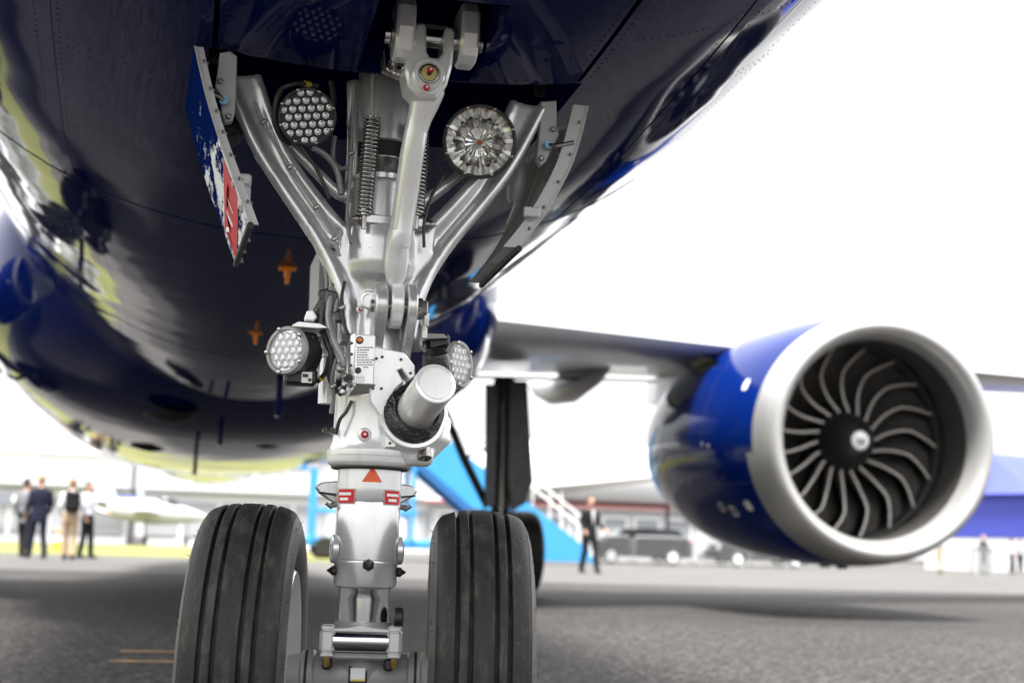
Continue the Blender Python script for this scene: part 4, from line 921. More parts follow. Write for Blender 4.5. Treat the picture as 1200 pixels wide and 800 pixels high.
# hinge arms
def arm_plate(pts, Y, th, par, holes):
    mb = MB(); mb.prism([A(x, y, Y) for x, y in pts], (0, th, 0), b=.002); a = part('hinge_arm', mb, M['wing'], par, smooth=30)
    bo = mesh_of(MB().lathe([(0, .0055), (.004, .0055), (.006, .003)], (0, 0, 0), (0, -1, 0), 10), M['steel'], 'arm_bolt')
    for x, y in holes: piece('arm_bolt', bo, par, A(x, y, Y-.001))
arm_plate([(258, 62), (270, 60), (278, 66), (277, 100), (275, 132), (272, 142), (264, 143), (260, 134), (258, 110), (252, 102)], -.10, .022, dl, ((268, 137), (258, 96)))
arm_plate([(634, 119), (652, 118), (653, 150), (656, 158), (648, 172), (640, 190), (634, 194), (629, 186), (633, 150)], -.03, .022, dr, ((648, 152), (634, 186)))
for par, pts in ((dl, [(241, 107, -.13), (250, 110, -.13), (257, 113, -.12), (262, 118, -.11)]), (dr, [(643, 170, -.04), (652, 171, -.05), (662, 169, -.05), (672, 167, -.05)])):
    P_ = [A(*p) for p in pts]; mb = MB(); mb.tube(P_, .0045, 8); part('bonding_lead', mb, M['steel'], par)
    e_ = P_[-1] if par is dl else P_[0]; mb = MB(); mb.cyl(e_-Y_*.004, e_+Y_*.006, .0085, n=10); part('blue_terminal', mb, M['cyan_tag'], par)
mb = MB(); mb.box(A(283, 212, -.12), (.035, .03, .022), b=.004); mb.box(A(286, 232, -.12), (.022, .03, .05), b=.008); part('door_catch', mb, M['wing'], dl)
mb = MB(); mb.box(A(623, 249, -.065), (.032, .012, .020), b=.002); part('door_catch', mb, M['wing'], dr)
# links from the strut arms to the doors
mb = MB(); mb.cyl(A(268, 160, -.02), A(280, 150, .02), .018, n=16); mb.cyl(A(272, 166, -.03), A(277, 160, -.01), .012, n=12); part('door_link', mb, M['dark_en'], air)
mb = MB(); mb.lathe([(0, .018), (.05, .020), (.075, .016), (.085, .010)], A(610, 192, .05), A(603, 232, .05)-A(610, 192, .05), 20); mb.tube([A(603, 226, .05), A(606, 240, .04), A(597, 262, .08)], .007, 8); part('door_link', mb, M['grey_en'], air)

# ------------------------------------------------------------------ engine
EC = Vector((5.70, 8.80, 1.60)); ED = Vector((.035, 1, .045)).normalized()
EU = (Z_-ED*ED.z).normalized(); EV = ED.cross(EU)
eng = part('engine_nacelle', MB().lathe([(.30, 1.128), (.55, 1.158), (.9, 1.182), (1.4, 1.195), (2.2, 1.195), (2.9, 1.175), (3.4, 1.13), (3.9, 1.05), (4.35, .95), (4.35, .90), (3.9, .95)], EC, ED, 96, cap=False), M['blue'], air, smooth=40)
def lip_end(a): return .40
mb = MB(); N = 96; prof = [(.86, .922), (.60, .912), (.24, .908), (.17, .914), (.10, .930), (.045, .952), (.012, .985), (0.0, 1.018), (.012, 1.050), (.05, 1.078), (.12, 1.102), (.22, 1.120), (.34, 1.1335)]
rs = [[EC+ED*t+(EU*math.cos(2*math.pi*k/N)+EV*math.sin(2*math.pi*k/N))*r for k in range(N)] for t, r in prof[2:]]
mb.rings(rs, cap=False); part('inlet_lip', mb, M['lip'], eng, smooth=60)
mb = MB()   # the lower skirt of the lip reaches further back
rows = []
for t in (.335, .42, .50, .58, .62):
    r = 1.1335+ (t-.335)*.085+.003; rows.append([EC+ED*t+(EU*math.cos(R(118+144*k/40))+EV*math.sin(R(118+144*k/40)))*r for k in range(41)])
mb.add([p for q in rows for p in q], [(i*41+k, i*41+k+1, (i+1)*41+k+1, (i+1)*41+k) for i in range(4) for k in range(40)]); part('lip_skirt', mb, M['lip'], eng, smooth=60)
mb = MB(); mb.lathe([(.24, .9078), (.28, .909), (.66, .918)], EC, ED, 96, cap=False); part('inlet_barrel', mb, M['barrel'], eng, smooth=60)
mb = MB(); mb.lathe([(.66, .918), (.665, .921), (.80, .924)], EC, ED, 96, cap=False); part('rub_strip', mb, M['fanblack'], eng, smooth=60)
mb = MB(); mb.lathe([(.80, .924), (.802, .912), (.86, .912), (.865, .926), (1.35, .93), (1.36, .2)], EC, ED, 96, cap=False); part('fan_case', mb, M['barrel'], eng, smooth=30)
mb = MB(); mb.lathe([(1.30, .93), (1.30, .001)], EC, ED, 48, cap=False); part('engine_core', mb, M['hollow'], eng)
FCn = .88
mb = MB(); mb.lathe([(FCn+.25, .285), (FCn, .283), (FCn-.06, .268), (FCn-.16, .225), (FCn-.27, .155), (FCn-.335, .100), (FCn-.345, .088)], EC, ED, 48); spn = part('spinner', mb, M['fanblack'], eng, smooth=60)
mb = MB(); mb.lathe([(FCn-.343, .0885), (FCn-.352, .084), (FCn-.37, .055), (FCn-.378, .001)], EC, ED, 32, cap=False); part('spinner_tip', mb, M['print'], eng)
mb = MB(); 
for k in range(15):
    a = .6+k*.33; r = .012+.0022*k; p = EC+ED*(FCn-.381)+(EU*math.cos(a)+EV*math.sin(a))*r; mb.ball(p, .0085, 6, 4)
mb.ball(EC+ED*(FCn-.379), .012, 8, 5); part('spiral_mark', mb, M['ink'], eng)
def fan_blade():
    b1 = MB(); n, m = 15, 9; fr_, bk = [], []
    for i in range(n):
        t = i/(n-1); r = .272+(.908-.272)*t
        lean = .10*math.sin(min(t/.62, 1)*math.pi/2) - .165*(max(0, t-.62)/.38)**1.3      # leading edge sweeps, then curls back
        stag = R(24+38*t); chord = .30+.10*math.sin(t*math.pi*.9); sweep = .05*math.sin(t*math.pi*1.4)
        for k in range(m):
            c = k/(m-1); camber = .10*math.sin(c*math.pi)*(1-.5*t)*chord*2
            th = .012*(1-.45*t)*(math.sin(min(1, c*1.1+.12)*math.pi)**.6 if c < .97 else .12)
            ax_ = sweep + c*chord*math.cos(stag); tg = -(lean + c*chord*math.sin(stag)*.9 - camber)
            for lst, sg in ((fr_, -1), (bk, 1)):
                an = (tg + sg*th)/r if r > .4 else (tg+sg*th)/.4
                lst.append(Vector((math.sin(an)*r, ax_, math.cos(an)*r)))
    q = []
    for i in range(n-1):
        for k in range(m-1): q.append((i*m+k, i*m+k+1, (i+1)*m+k+1, (i+1)*m+k))
    o_ = n*m; f = list(q)+[tuple(o_+x for x in a[::-1]) for a in q]
    for i in range(n-1): f += [(i*m, (i+1)*m, o_+(i+1)*m, o_+i*m), (i*m+m-1, o_+i*m+m-1, o_+(i+1)*m+m-1, (i+1)*m+m-1)]
    for k in range(m-1): f += [((n-1)*m+k, (n-1)*m+k+1, o_+(n-1)*m+k+1, o_+(n-1)*m+k)]
    b1.add(fr_+bk, f)
    eg = MB(); pts = [(fr_[i*m]+bk[i*m])/2 + Vector((0, -.004, 0)) for i in range(n)]; eg.tube(pts, [.016-.005*i/n for i in range(n)], 8, flat=1)
    return b1, eg
b1, eg = fan_blade(); EM = Matrix((tuple(EV), tuple(ED), tuple(EU))).transposed()   # columns: local x -> EV, y -> ED, z -> EU
bme, eme = mesh_of(b1, M['fan'], 'fan_blade', 60), mesh_of(eg, M['edge'], 'blade_edge', 60)
for k in range(18):
    rot = (EM @ Matrix.Rotation(2*math.pi*(k+.35)/18, 3, 'Y')).to_euler(); loc = EC+ED*FCn
    piece('fan_blade', bme, eng, loc, rot); piece('blade_edge', eme, eng, loc, rot)
# nacelle seams, decals, strake, latches
mb = MB()
for t, r in ((1.55, 1.1962), (3.0, 1.1705)): mb.lathe([(t, r), (t+.012, r)], EC, ED, 96, cap=False)
part('cowl_seam', mb, M['ink'], eng)
def nac_pt(t, a, off=.003):
    pr = [(.30, 1.128), (.55, 1.158), (.9, 1.182), (1.4, 1.195), (2.2, 1.195), (2.9, 1.175), (3.4, 1.13)]
    for i in range(len(pr)-1):
        if pr[i][0] <= t <= pr[i+1][0]: break
    f = (t-pr[i][0])/(pr[i+1][0]-pr[i][0]); r = pr[i][1]+(pr[i+1][1]-pr[i][1])*f+off
    return EC+ED*t+(EU*math.cos(a)+EV*math.sin(a))*r
def nac_ang(px, py, t):
    """angle round the cowl where the photograph shows a mark"""
    best = None
    for k in range(0, 720):
        a = 2*math.pi*k/720; p = nac_pt(t, a) - CAM; z = p.dot(fw); x, y = 600+FPX*p.dot(RT)/z, 400-FPX*p.dot(UP)/z
        n_ = (EU*math.cos(a)+EV*math.sin(a))
        if n_.dot(p) > 0: continue
        e = (x-px)**2+(y-py)**2
        if best is None or e < best[0]: best = (e, a)
    return best[1]
def nac_hit(px, py):
    best = None
    for i in range(60):
        t = .42+i*.045
        for k in range(360):
            a = 2*math.pi*k/360; p = nac_pt(t, a)-CAM; n_ = (EU*math.cos(a)+EV*math.sin(a))
            if n_.dot(p) > 0: continue
            z = p.dot(fw); x, y = 600+FPX*p.dot(RT)/z, 400-FPX*p.dot(UP)/z; e = (x-px)**2+(y-py)**2
            if best is None or e < best[0]: best = (e, t, a)
    return best[1:]
def decal(px, py, wt, wa, m, name, ring=False):
    t, a = nac_hit(px, py); mb = MB(); pts = []; n = 16
    for k in range(n):
        u, v = math.cos(2*math.pi*k/n), math.sin(2*math.pi*k/n)
        u = math.copysign(abs(u)**.6, u); v = math.copysign(abs(v)**.6, v); pts.append((t+u*wt, a+v*wa))
    if ring: mb.rings([[nac_pt(x, y) for x, y in pts], [nac_pt(t+(x-t)*.6, a+(y-a)*.6) for x, y in pts]], cap=False)
    else: mb.add([nac_pt(x, y) for x, y in pts], [list(range(n))])
    part(name, mb, m, eng, smooth=60)
decal(878, 593, .07, .045, M['print'], 'white_decal'); decal(859, 598, .08, .05, M['print'], 'white_decal', True); decal(846, 594, .07, .04, M['print'], 'white_decal', True); decal(858, 599, .04, .02, M['red'], 'red_decal')
decal(875, 450, .05, .05, M['print'], 'white_decal')
for px, py in ((792, 560), (800, 563), (808, 566), (822, 520), (829, 522)): decal(px, py, .022, .014, M['print'], 'stencil')
mb = MB(); mb.tube([nac_pt(.45+.2*k, R(248), .001) for k in range(14)], .004, 4); part('cowl_seam', mb, M['ink'], eng)
ts, as_ = nac_hit(842, 424)
mb = MB(); ring = [nac_pt(ts-.05, as_, -.02), nac_pt(ts+.25, as_, .15), nac_pt(ts+.75, as_, .20), nac_pt(ts+.95, as_, -.02)]; mb.prism(ring, EU.cross(ED)*.03+EU*.02, b=.006); part('strake', mb, M['navy'], eng)
lt = mesh_of(MB().box((0, 0, 0), (.10, .05, .03), b=.01), M['black'], 'cowl_latch')
for t in (.9, 1.3, 1.8, 2.3, 2.8): piece('cowl_latch', lt, eng, nac_pt(t, math.pi, .006))
# pylon
def pyl(a, b_): return a
mb = MB(); py_ = [(10.5, 2.74, 2.55, .04), (10.9, 2.86, 2.5, .12), (11.5, 2.95, 2.45, .17), (12.4, 3.02, 2.3, .19), (13.8, 2.9, 2.3, .17), (15.4, 2.8, 2.5, .05)]
mb.rings([[Vector((5.68-w_, Y, zb)), Vector((5.68+w_, Y, zb)), Vector((5.68+w_*.8, Y, zt)), Vector((5.68-w_*.8, Y, zt))] for Y, zt, zb, w_ in py_]); part('pylon', mb, M['wing'], air, smooth=60)
mb = MB(); mb.lathe([(3.3, .88), (3.9, .82), (4.6, .66), (5.3, .52), (5.5, .5)], EC, ED, 48); part('exhaust_cone', mb, M['dark_en'], eng, smooth=60)
# the engine of the other wing, out of frame but mirrored in the belly paint
def mirror_part(o, parent):
    c = o.copy(); COL.objects.link(c); c.parent = parent
    for ch in list(o.children): mirror_part(ch, c)
    return c
e2 = mirror_part(eng, air); e2.location = (-eng.location.x, eng.location.y, eng.location.z); e2.scale = (-1, 1, 1)
# ------------------------------------------------------------------ wings
def wing(sg):
    mb = MB(); rs = []
    # X, LE y, LE z, chord, thickness ratio
    for X, ly, lz, ch, th in ((0.6, 7.8, 2.36, 6.4, .12), (1.6, 8.6, 2.43, 5.5, .125), (3.0, 9.6, 2.54, 4.7, .12), (5.0, 10.95, 2.68, 3.8, .115), (9.2, 13.3, 2.93, 2.75, .11), (12.5, 15.2, 3.15, 2.1, .10), (15.6, 17.0, 3.4, 1.5, .10), (16.6, 17.8, 3.52, .7, .08)):
        ring = []; NP = 14
        for side in (1, -1):
            for i in range(NP):
                c = (1-math.cos(math.pi*(i+(0 if side == 1 else 1))/NP))/2; c = c if side == 1 else 1-c
                y = 5*th*(.2969*math.sqrt(max(c, 0))-.126*c-.3516*c*c+.2843*c**3-.1036*c**4)
                ring.append(Vector((sg*X, ly+c*ch, lz+side*y*ch*(1.0 if side > 0 else .85)+.035*ch*c*0 + .02*ch*math.sin(c*math.pi)+.03*ch*c)))
        rs.append(ring)
    mb.rings(rs); o = part('wing', mb, M['wing'], air, smooth=45)
    for X, ly, L, zf in ((4.25, 12.5, 4.0, 2.62), (8.4, 14.0, 2.8, 2.85)):
        mb = MB(); mb.rings([[Vector((sg*X+w_*math.cos(2*math.pi*k/14), ly+L*t, zf+dz-h*math.sin(2*math.pi*k/14)*1.0)) for k in range(14)] for t, w_, h, dz in ((0, .02, .03, .0), (.15, .11, .14, -.03), (.4, .15, .22, -.06), (.65, .14, .2, -.02), (.85, .08, .12, .08), (1, .015, .02, .2))]); part('flap_fairing', mb, M['wing'], o, smooth=60)
    # flap and slat gaps as thin raised strips
    mb = MB(); mb.tube([Vector((sg*2.0, 12.9, 2.42)), Vector((sg*5.2, 13.7, 2.62))], .018, 6); mb.tube([Vector((sg*6.2, 14.0, 2.72)), Vector((sg*11, 15.9, 3.02))], .014, 6); part('flap_gap', mb, M['dark_en'], o)
    return o
wing(1); wing(-1)
# ------------------------------------------------------------------ main landing gear (right of the picture) and its mate
def main_gear(sg):
    g = group_part('main_gear_leg', air, (sg*3.2, 13.3, 0))
    mb = MB(); mb.lathe([(.40, .075), (.95, .075), (.97, .115), (1.05, .12), (1.9, .125), (2.3, .15), (2.5, .12)], (sg*3.2, 13.3, 0), Z_, 24); mb.lathe([(-.5, .06), (.5, .06)], (sg*3.2, 13.3, .485), X_, 20); mb.box((sg*3.2, 13.42, 1.1), (.16, .16, .5), b=.03)
    part('strut', mb, M['dark_en'], g)
    mb = MB(); mb.tube([Vector((sg*3.05, 13.3, 1.0)), Vector((sg*2.75, 13.3, 1.55)), Vector((sg*2.4, 13.3, 2.3))], .05, 12); mb.tube([Vector((sg*2.75, 13.3, 1.55)), Vector((sg*3.12, 13.3, 1.72))], .022, 10); part('side_brace', mb, M['black'], g)
    mb = MB(); mb.prism([Vector((sg*3.42, 13.05, 2.45)), Vector((sg*3.52, 13.05, 1.3)), Vector((sg*3.44, 13.05, 1.05)), Vector((sg*3.28, 13.05, .95)), Vector((sg*3.22, 13.05, 1.3)), Vector((sg*3.2, 13.05, 2.45))], (0, .05, 0), b=.01); part('leg_door', mb, M['dark_en'], g)
    mb = MB(); mb.prism([Vector((sg*2.94, 13.12, 2.4)), Vector((sg*2.98, 13.12, 1.0)), Vector((sg*3.10, 13.12, 1.0)), Vector((sg*3.10, 13.12, 2.4))], (0, .04, 0), b=.01); part('leg_door', mb, M['dark_en'], g)
    mb = MB(); mb.tube([Vector((sg*3.15, 13.14, 2.2)), Vector((sg*3.16, 13.1, 1.6)), Vector((sg*3.17, 13.12, .9))], .018, 8); part('brake_line', mb, M['silver'], g)
    for x in (2.93, 3.44):
        c = Vector((sg*x, 13.3, .485)); mb = MB(); mb.lathe([(a, b*.942) for a, b in ((-.14, .27), (-.18, .33), (-.205, .41), (-.19, .46), (-.155, .50), (-.10, .512), (-.055, .515), (-.05, .503), (-.04, .515), (0, .517), (.04, .515), (.05, .503), (.055, .515), (.10, .512), (.155, .50), (.19, .46), (.205, .41), (.18, .33), (.14, .27))], c, X_, 64); part('tyre', mb, M['tyre'], g)
        mb = MB(); mb.lathe([(-.15, .28), (-.15, .25), (-.10, .2), (-.08, .1), (.08, .1), (.10, .2), (.15, .25), (.15, .28)], c, X_, 32); part('rim', mb, M['white_en'], g)
main_gear(1); main_gear(-1)

# ================================================================== things standing behind
M['skin'] = mat('skin', (.45, .24, .17), .5); M['hair_d'] = mat('dark_hair', (.02, .015, .012), .6); M['hair_g'] = mat('fair_hair', (.30, .20, .12), .6)
def cloth(n, c): return mat(n, c, .85, bump=.002, bscale=120, spec=.2)
C_ = dict(navy=cloth('navy_wool', (.012, .014, .03)), grey=cloth('grey_wool', (.16, .165, .18)), black=cloth('black_cloth', (.010, .010, .011)), white=cloth('white_cotton', (.62, .62, .66)), khaki=cloth('khaki_cotton', (.42, .30, .20)), blue=cloth('pale_blue_cotton', (.32, .38, .5)), lgrey=cloth('light_grey_cotton', (.38, .38, .40)))
def person(label, loc, rz, top, legs, H=1.76, jacket=False, hair='hair_d', stride=.12, armL=0.1, armR=0.1, lean=0.0, detail=True):
    g = thing('person', label, 'person', loc, rz); k = H/1.76; V = Vector
    hipz, shz = .92*k, 1.44*k; lx = lean
    def P(x, y, z): return V((x*k, y*k+lean*max(0, z-.9), z*k))
    legL = [P(.09, 0, .92), P(.10, -stride*.5-.02, .50), P(.11, -stride, .09)]; legR = [P(-.09, 0, .92), P(-.10, stride*.4-.03, .50), P(-.11, stride, .09)]
    def armp(s, bend): return [P(s*.18, 0, 1.42), P(s*.245, .02-bend*.2, 1.14), P(s*.25, -.05-bend, .93+bend*.45)]
    aL, aR = armp(1, armL), armp(-1, armR)
    def torso(mb, f, z0=.86):
        rs = []
        for z, wx, wy, yo in ((z0, .165, .115, 0), (.98, .16, .11, 0), (1.10, .15, .105, 0), (1.25, .175, .12, 0), (1.38, .19, .115, 0), (1.45, .15, .085, .01), (1.49, .07, .06, .01)):
            c = P(0, yo, z); rs.append([c+V((math.cos(2*math.pi*i/16)*wx*k*f, math.sin(2*math.pi*i/16)*wy*k*f, 0)) for i in range(16)])
        mb.rings(rs)
    mb = MB(); torso(mb, .93)
    hd = P(0, -.015, 1.645)
    mb.tube([P(0, .01, 1.42), P(0, 0, 1.58)], [.058*k, .052*k], 10); mb.ball(hd, .105*k, 14, 10, (.74, .92, 1.12)); mb.ball(hd+V((0, -.03, -.075))*k, .055*k, 10, 7, (.9, 1, .8))
    mb.ball(hd+V((0, -.100, -.015))*k, .019*k, 6, 5, (.8, 1, 1.3))
    for s in (-1, 1): mb.ball(hd+V((s*.078, .005, -.01))*k, .022*k, 6, 5, (.5, .8, 1.3))
    for lg in (legL, legR): mb.tube(lg, [.072*k, .052*k, .04*k], 10)
    for s, ar in ((1, aL), (-1, aR)):
        mb.tube(ar, [.048*k, .04*k, .03*k], 10); d = (ar[2]-ar[1]).normalized(); w_ = ar[2]; sd_ = V((0, 1, 0)) if abs(d.z) > .7 else V((1, 0, 0))
        mb.tube([w_-d*.01, w_+d*.05*k, w_+d*.095*k], [.026*k, .036*k, .034*k], 8, flat=.6)
        for i, ln in enumerate((.065, .078, .072, .055)): mb.tube([w_+d*.085*k+sd_*(.027-.018*i)*k, w_+d*(.085+ln*.55)*k+sd_*(.029-.019*i)*k, w_+d*(.085+ln)*k+sd_*(.026-.018*i)*k-V((s*.012, 0, 0))], [.0095*k, .009*k, .008*k], 6)
        mb.tube([w_+d*.03*k+sd_*.026*k, w_+d*.065*k+sd_*.052*k, w_+d*.095*k+sd_*.056*k], [.011*k, .0105*k, .009*k], 6)
    part('body', mb, M['skin'], g, vox=.011, it=1)
    mb = MB()
    for lg in (legL, legR): mb.tube([lg[0]+V((0, 0, .02)), lg[1], lg[2]], [.098*k, .074*k, .066*k], 12)
    mb.rings([[P(0, 0, z)+V((math.cos(2*math.pi*i/14)*.172*k, math.sin(2*math.pi*i/14)*.122*k, 0)) for i in range(14)] for z in (.80, .90, 1.02)])
    part('trousers', mb, C_[legs], g, vox=.016, it=3)
    mb = MB(); torso(mb, 1.07, .76 if jacket else .95)
    for ar in (aL, aR): mb.tube([ar[0]+V((0, 0, .01)), ar[1], ar[2]], [.068*k, .058*k, .046*k], 10)
    part('jacket' if jacket else 'shirt', mb, C_[top], g, vox=.016, it=3)
    if jacket:
        mb = MB(); mb.prism([P(-.045, -.135, 1.45), P(.045, -.135, 1.45), P(0, -.150, 1.12)], (0, .03, 0)); part('shirt_front', mb, C_['white'], g)
    mb = MB(); mb.ball(hd+V((0, .018, .03))*k, .108*k, 12, 8, (.78, .92, 1.0)); mb.v = [p if not (p.y < hd.y-.05*k and p.z < hd.z+.05*k) else V((p.x*.8, hd.y-.03*k, p.z+.02)) for p in mb.v]; part('hair', mb, M[hair], g)
    for lg in (legL, legR):
        f = lg[2]; mb = MB(); mb.rings([[V((f.x+math.cos(2*math.pi*i/10)*w_, f.y+yo+math.sin(2*math.pi*i/10)*l_, z)) for i in range(10)] for z, w_, l_, yo in ((.002, .045, .135, -.055), (.03, .047, .137, -.055), (.06, .042, .10, -.035), (.10, .04, .055, 0))]); part('shoe', mb, C_['black'], g)
    return g
person('man in a grey suit jacket, leftmost of the group on the verge', Az(25, 652, 0), R(150), 'grey', 'black', 1.78, True, 'hair_d', .14, .05, .15)
person('man in a navy jacket, second from the left', Az(40, 653.5, 0)+Vector((.1, -.6, 0)), R(205), 'navy', 'navy', 1.82, True, 'hair_g', .16, .05, .1)
bp_ = Az(79, 655.5, 0)
person('man in khaki trousers carrying a backpack, seen from behind', bp_, R(165), 'white', 'khaki', 1.76, False, 'hair_g', .08, .12, .12)
person('man in a white shirt and black trousers, rightmost of the four', Az(99, 654, 0), R(60), 'white', 'black', 1.76, False, 'hair_d', .08, .30, .05)
mb = MB(); mb.box((0, 0, .24), (.32, .17, .46), b=.05); mb.box((0, .09, .18), (.24, .06, .24), b=.025); mb.box((0, .1, .37), (.2, .04, .1), b=.018)
bk = thing('backpack', 'black backpack on the back of the man in khaki trousers', 'backpack', bp_+Vector((.03, -.21, 1.0)), R(185)); part('pack', mb, C_['black'], bk)
for s in (-1, 1):
    mb = MB(); mb.tube([Vector((s*.10, -.08, .42)), Vector((s*.11, -.16, .5)), Vector((s*.12, -.25, .42)), Vector((s*.12, -.26, .2)), Vector((s*.12, -.09, .06))], .018, 6); part('strap', mb, C_['black'], bk)
person('man in a dark suit walking beside the light blue stairs', Az(690, 671, 0), R(20), 'black', 'black', 1.80, True, 'hair_d', .16, .2, .1)
for i, (px, top, legs, lab) in enumerate(((1153, 'navy', 'navy', 'person in a navy top behind the right barrier'), (1186, 'white', 'black', 'person in a white shirt at the right edge by the blue marquee'), (1101, 'lgrey', 'khaki', 'person in light grey half hidden by the engine inlet'), (1196, 'lgrey', 'black', 'person in a light grey top, last one at the right edge'))):
    person(lab, Az(px, 671.5-.3*i, 0), R(40*i+10), top, legs, 1.75, False, 'hair_d' if i else 'hair_g', .08)
# traffic cone
cn = thing('traffic_cone', 'orange traffic cone on the verge behind the four men', 'cone', A(67, 639, 44)*Vector((1, 1, 0)) if False else Vector((A(67, 640, 44).x, 44, .012)))
mb = MB(); mb.lathe([(.03, .17), (.04, .15), (.32, .09)], (0, 0, 0), Z_, 16); mb.lathe([(.48, .06), (.72, .025), (.74, .015)], (0, 0, 0), Z_, 16); part('cone_body', mb, M['orange'], cn)
mb = MB(); mb.lathe([(.32, .09), (.48, .06)], (0, 0, 0), Z_, 16, cap=False); part('reflective_band', mb, M['print'], cn); part('cone_base', MB().box((0, 0, .02), (.4, .4, .04), b=.01), M['orange'], cn)
# ------------------------------------------------------------------ light blue mobile stairs
M['sky_blue'] = mat('light_blue_steel', (.035, .245, .52), .45, col2=(.03, .22, .48), nscale=2); M['dkblue'] = mat('shaded_blue_steel', (.01, .09, .25), .45)
def stairs(label, loc, rz, L=8.2, H=4.3, sc=1.0):
    g = thing('mobile_stairs', label, 'stairs', loc, rz); n = 20
    # local x: from the platform end (0) to the foot (L)
    for s in (-1, 1):
        mb = MB(); mb.prism([Vector((1.3, s*.75, H)), Vector((L, s*.75, .55)), Vector((L+.25, s*.75, .12)), Vector((L-1.9, s*.75, .12)), Vector((1.3, s*.75, H-1.25))], (0, .06, 0), b=.01); part('side_panel', mb, M['sky_blue'], g)
        mb = MB(); mb.prism([Vector((1.3, s*.79, H-1.26)), Vector((L-1.9, s*.79, .10)), Vector((L-2.3, s*.79, .10)), Vector((1.3, s*.79, H-1.50))], (0, -s*.2, 0)); part('shaded_stringer', mb, M['dkblue'], g)  # its deeper blue stands for the shadow along the panel's lower edge
        mb = MB(); mb.tube([Vector((0, s*.75, H+1.05)), Vector((1.3, s*.75, H+1.05)), Vector((L+.1, s*.75, 1.35)), Vector((L+.1, s*.75, .3))], .035, 8)
        for k in range(9): t = k/8; mb.tube([Vector((1.3+(L-1.3)*t, s*.75, H-(H-.55)*t)), Vector((1.3+(L-1.3)*t, s*.75, H+1.05-(H-.3)*t*.93))], .022, 6)
        for k in (0, .65): mb.tube([Vector((k, s*.75, H)), Vector((k, s*.75, H+1.05))], .022, 6)
        part('handrail', mb, M['print'], g)
    sm = mesh_of(MB().box((0, 0, 0), (.36, 1.42, .05), b=.01), M['grey_en'], 'step')
    for k in range(n): t = (k+.5)/n; piece('step', sm, g, (1.3+(L-1.3)*t, 0, H-.1-(H-.45)*t))
    part('platform', MB().box((.6, 0, H-.08), (1.5, 1.6, .14), b=.02), M['sky_blue'], g)
    for x in (.0, 1.35, 3.2):
        for s in (-1, 1): part('post', MB().box((x, s*.72, (H*(1-max(0, x-1.3)/7)-.3)/2+.35), (.14, .14, H*(1-max(0, x-1.3)/7)-.75), b=.02), M['sky_blue'], g)
    for z in (.62, 1.55): part('cross_beam', MB().box((1.6, -.72, z), (3.5, .10, .16), b=.02), M['sky_blue'], g)
    mb = MB(); mb.box((2.6, 0, .55), (5.6, 1.5, .28), b=.04); part('chassis', mb, M['sky_blue'], g)
    for x in (.4, 5.2):
        for s in (-1, 1): mb = MB(); mb.lathe([(-.1, .2), (-.11, .3), (-.08, .36), (.08, .36), (.11, .3), (.1, .2)], (x, s*.72, .36), Y_, 24); part('wheel', mb, M['tyre'], g)
    part('equipment_box', MB().box((2.5, -.4, 1.05), (1.0, .6, .7), b=.04), M['print'], g)
    return g
stairs('light blue mobile boarding stairs behind the main gear', (3.7, 44, 0), R(0), 9.2, 6.1)
# ------------------------------------------------------------------ white jet parked behind
M['jetwhite'] = mat('white_jet_paint', (.78, .78, .78), .25, coat=.3); M['dkred'] = mat('dark_red_stripe', (.30, .03, .04), .4); M['pane'] = mat('dark_window_glass', (.02, .022, .03), .08)
j = thing('parked_jet', 'white jet with dark red belly stripe parked behind the stairs', 'jet', (12.5, 60, 0), 0)
mb = MB(); mb.rings([[Vector((x, math.cos(2*math.pi*k/24)*r, zc+math.sin(2*math.pi*k/24)*r)) for k in range(24)] for x, r, zc in ((-1.6, .05, 3.5), (-1.2, .6, 3.5), (-.4, 1.1, 3.7), (1.0, 1.45, 3.9), (3, 1.5, 4.0), (14, 1.5, 4.0), (19, 1.0, 4.6), (22, .3, 5.2))]); part('fuselage', mb, M['jetwhite'], j, smooth=60)
mb = MB(); mb.rings([[Vector((x, -math.sin(R(a))*r*1.006, zc-math.cos(R(a))*r*1.006)) for a in (14, 20, 26, 32)] for x, r, zc in ((-.4, 1.1, 3.7), (1.0, 1.45, 3.9), (3, 1.5, 4.0), (14, 1.5, 4.0))], cap=False); part('belly_stripe', mb, M['dkred'], j)
mb = MB(); mb.lathe([(0, .75), (.05, .86), (.3, .95), (1.6, .98), (2.6, .8), (3.0, .6)], (-.3, -3.6, 3.4), Vector((.4, 1, 0)), 32); part('engine', mb, M['jetwhite'], j, smooth=60)
mb = MB(); mb.prism([Vector((1, -1, 3.0)), Vector((3.5, -1, 3.0)), Vector((6.5, -9, 3.5)), Vector((5.6, -9, 3.5))], (0, 0, .16), b=.03); part('wing', mb, M['jetwhite'], j)
mb = MB(); mb.prism([Vector((16.5, -.08, 5)), Vector((20, -.08, 5.2)), Vector((22.2, -.08, 9.2)), Vector((20.4, -.08, 9.2))], (0, .16, 0), b=.03); part('tail_fin', mb, M['jetwhite'], j)
for x in (.6, 9.0):
    mb = MB(); mb.tube([Vector((x, 0, 2.7)), Vector((x, 0, .4))], .09, 8); mb.lathe([(-.25, .3), (-.2, .4), (.2, .4), (.25, .3)], (x, 0, .4), Y_, 20); part('landing_gear', mb, M['dark_en'], j)
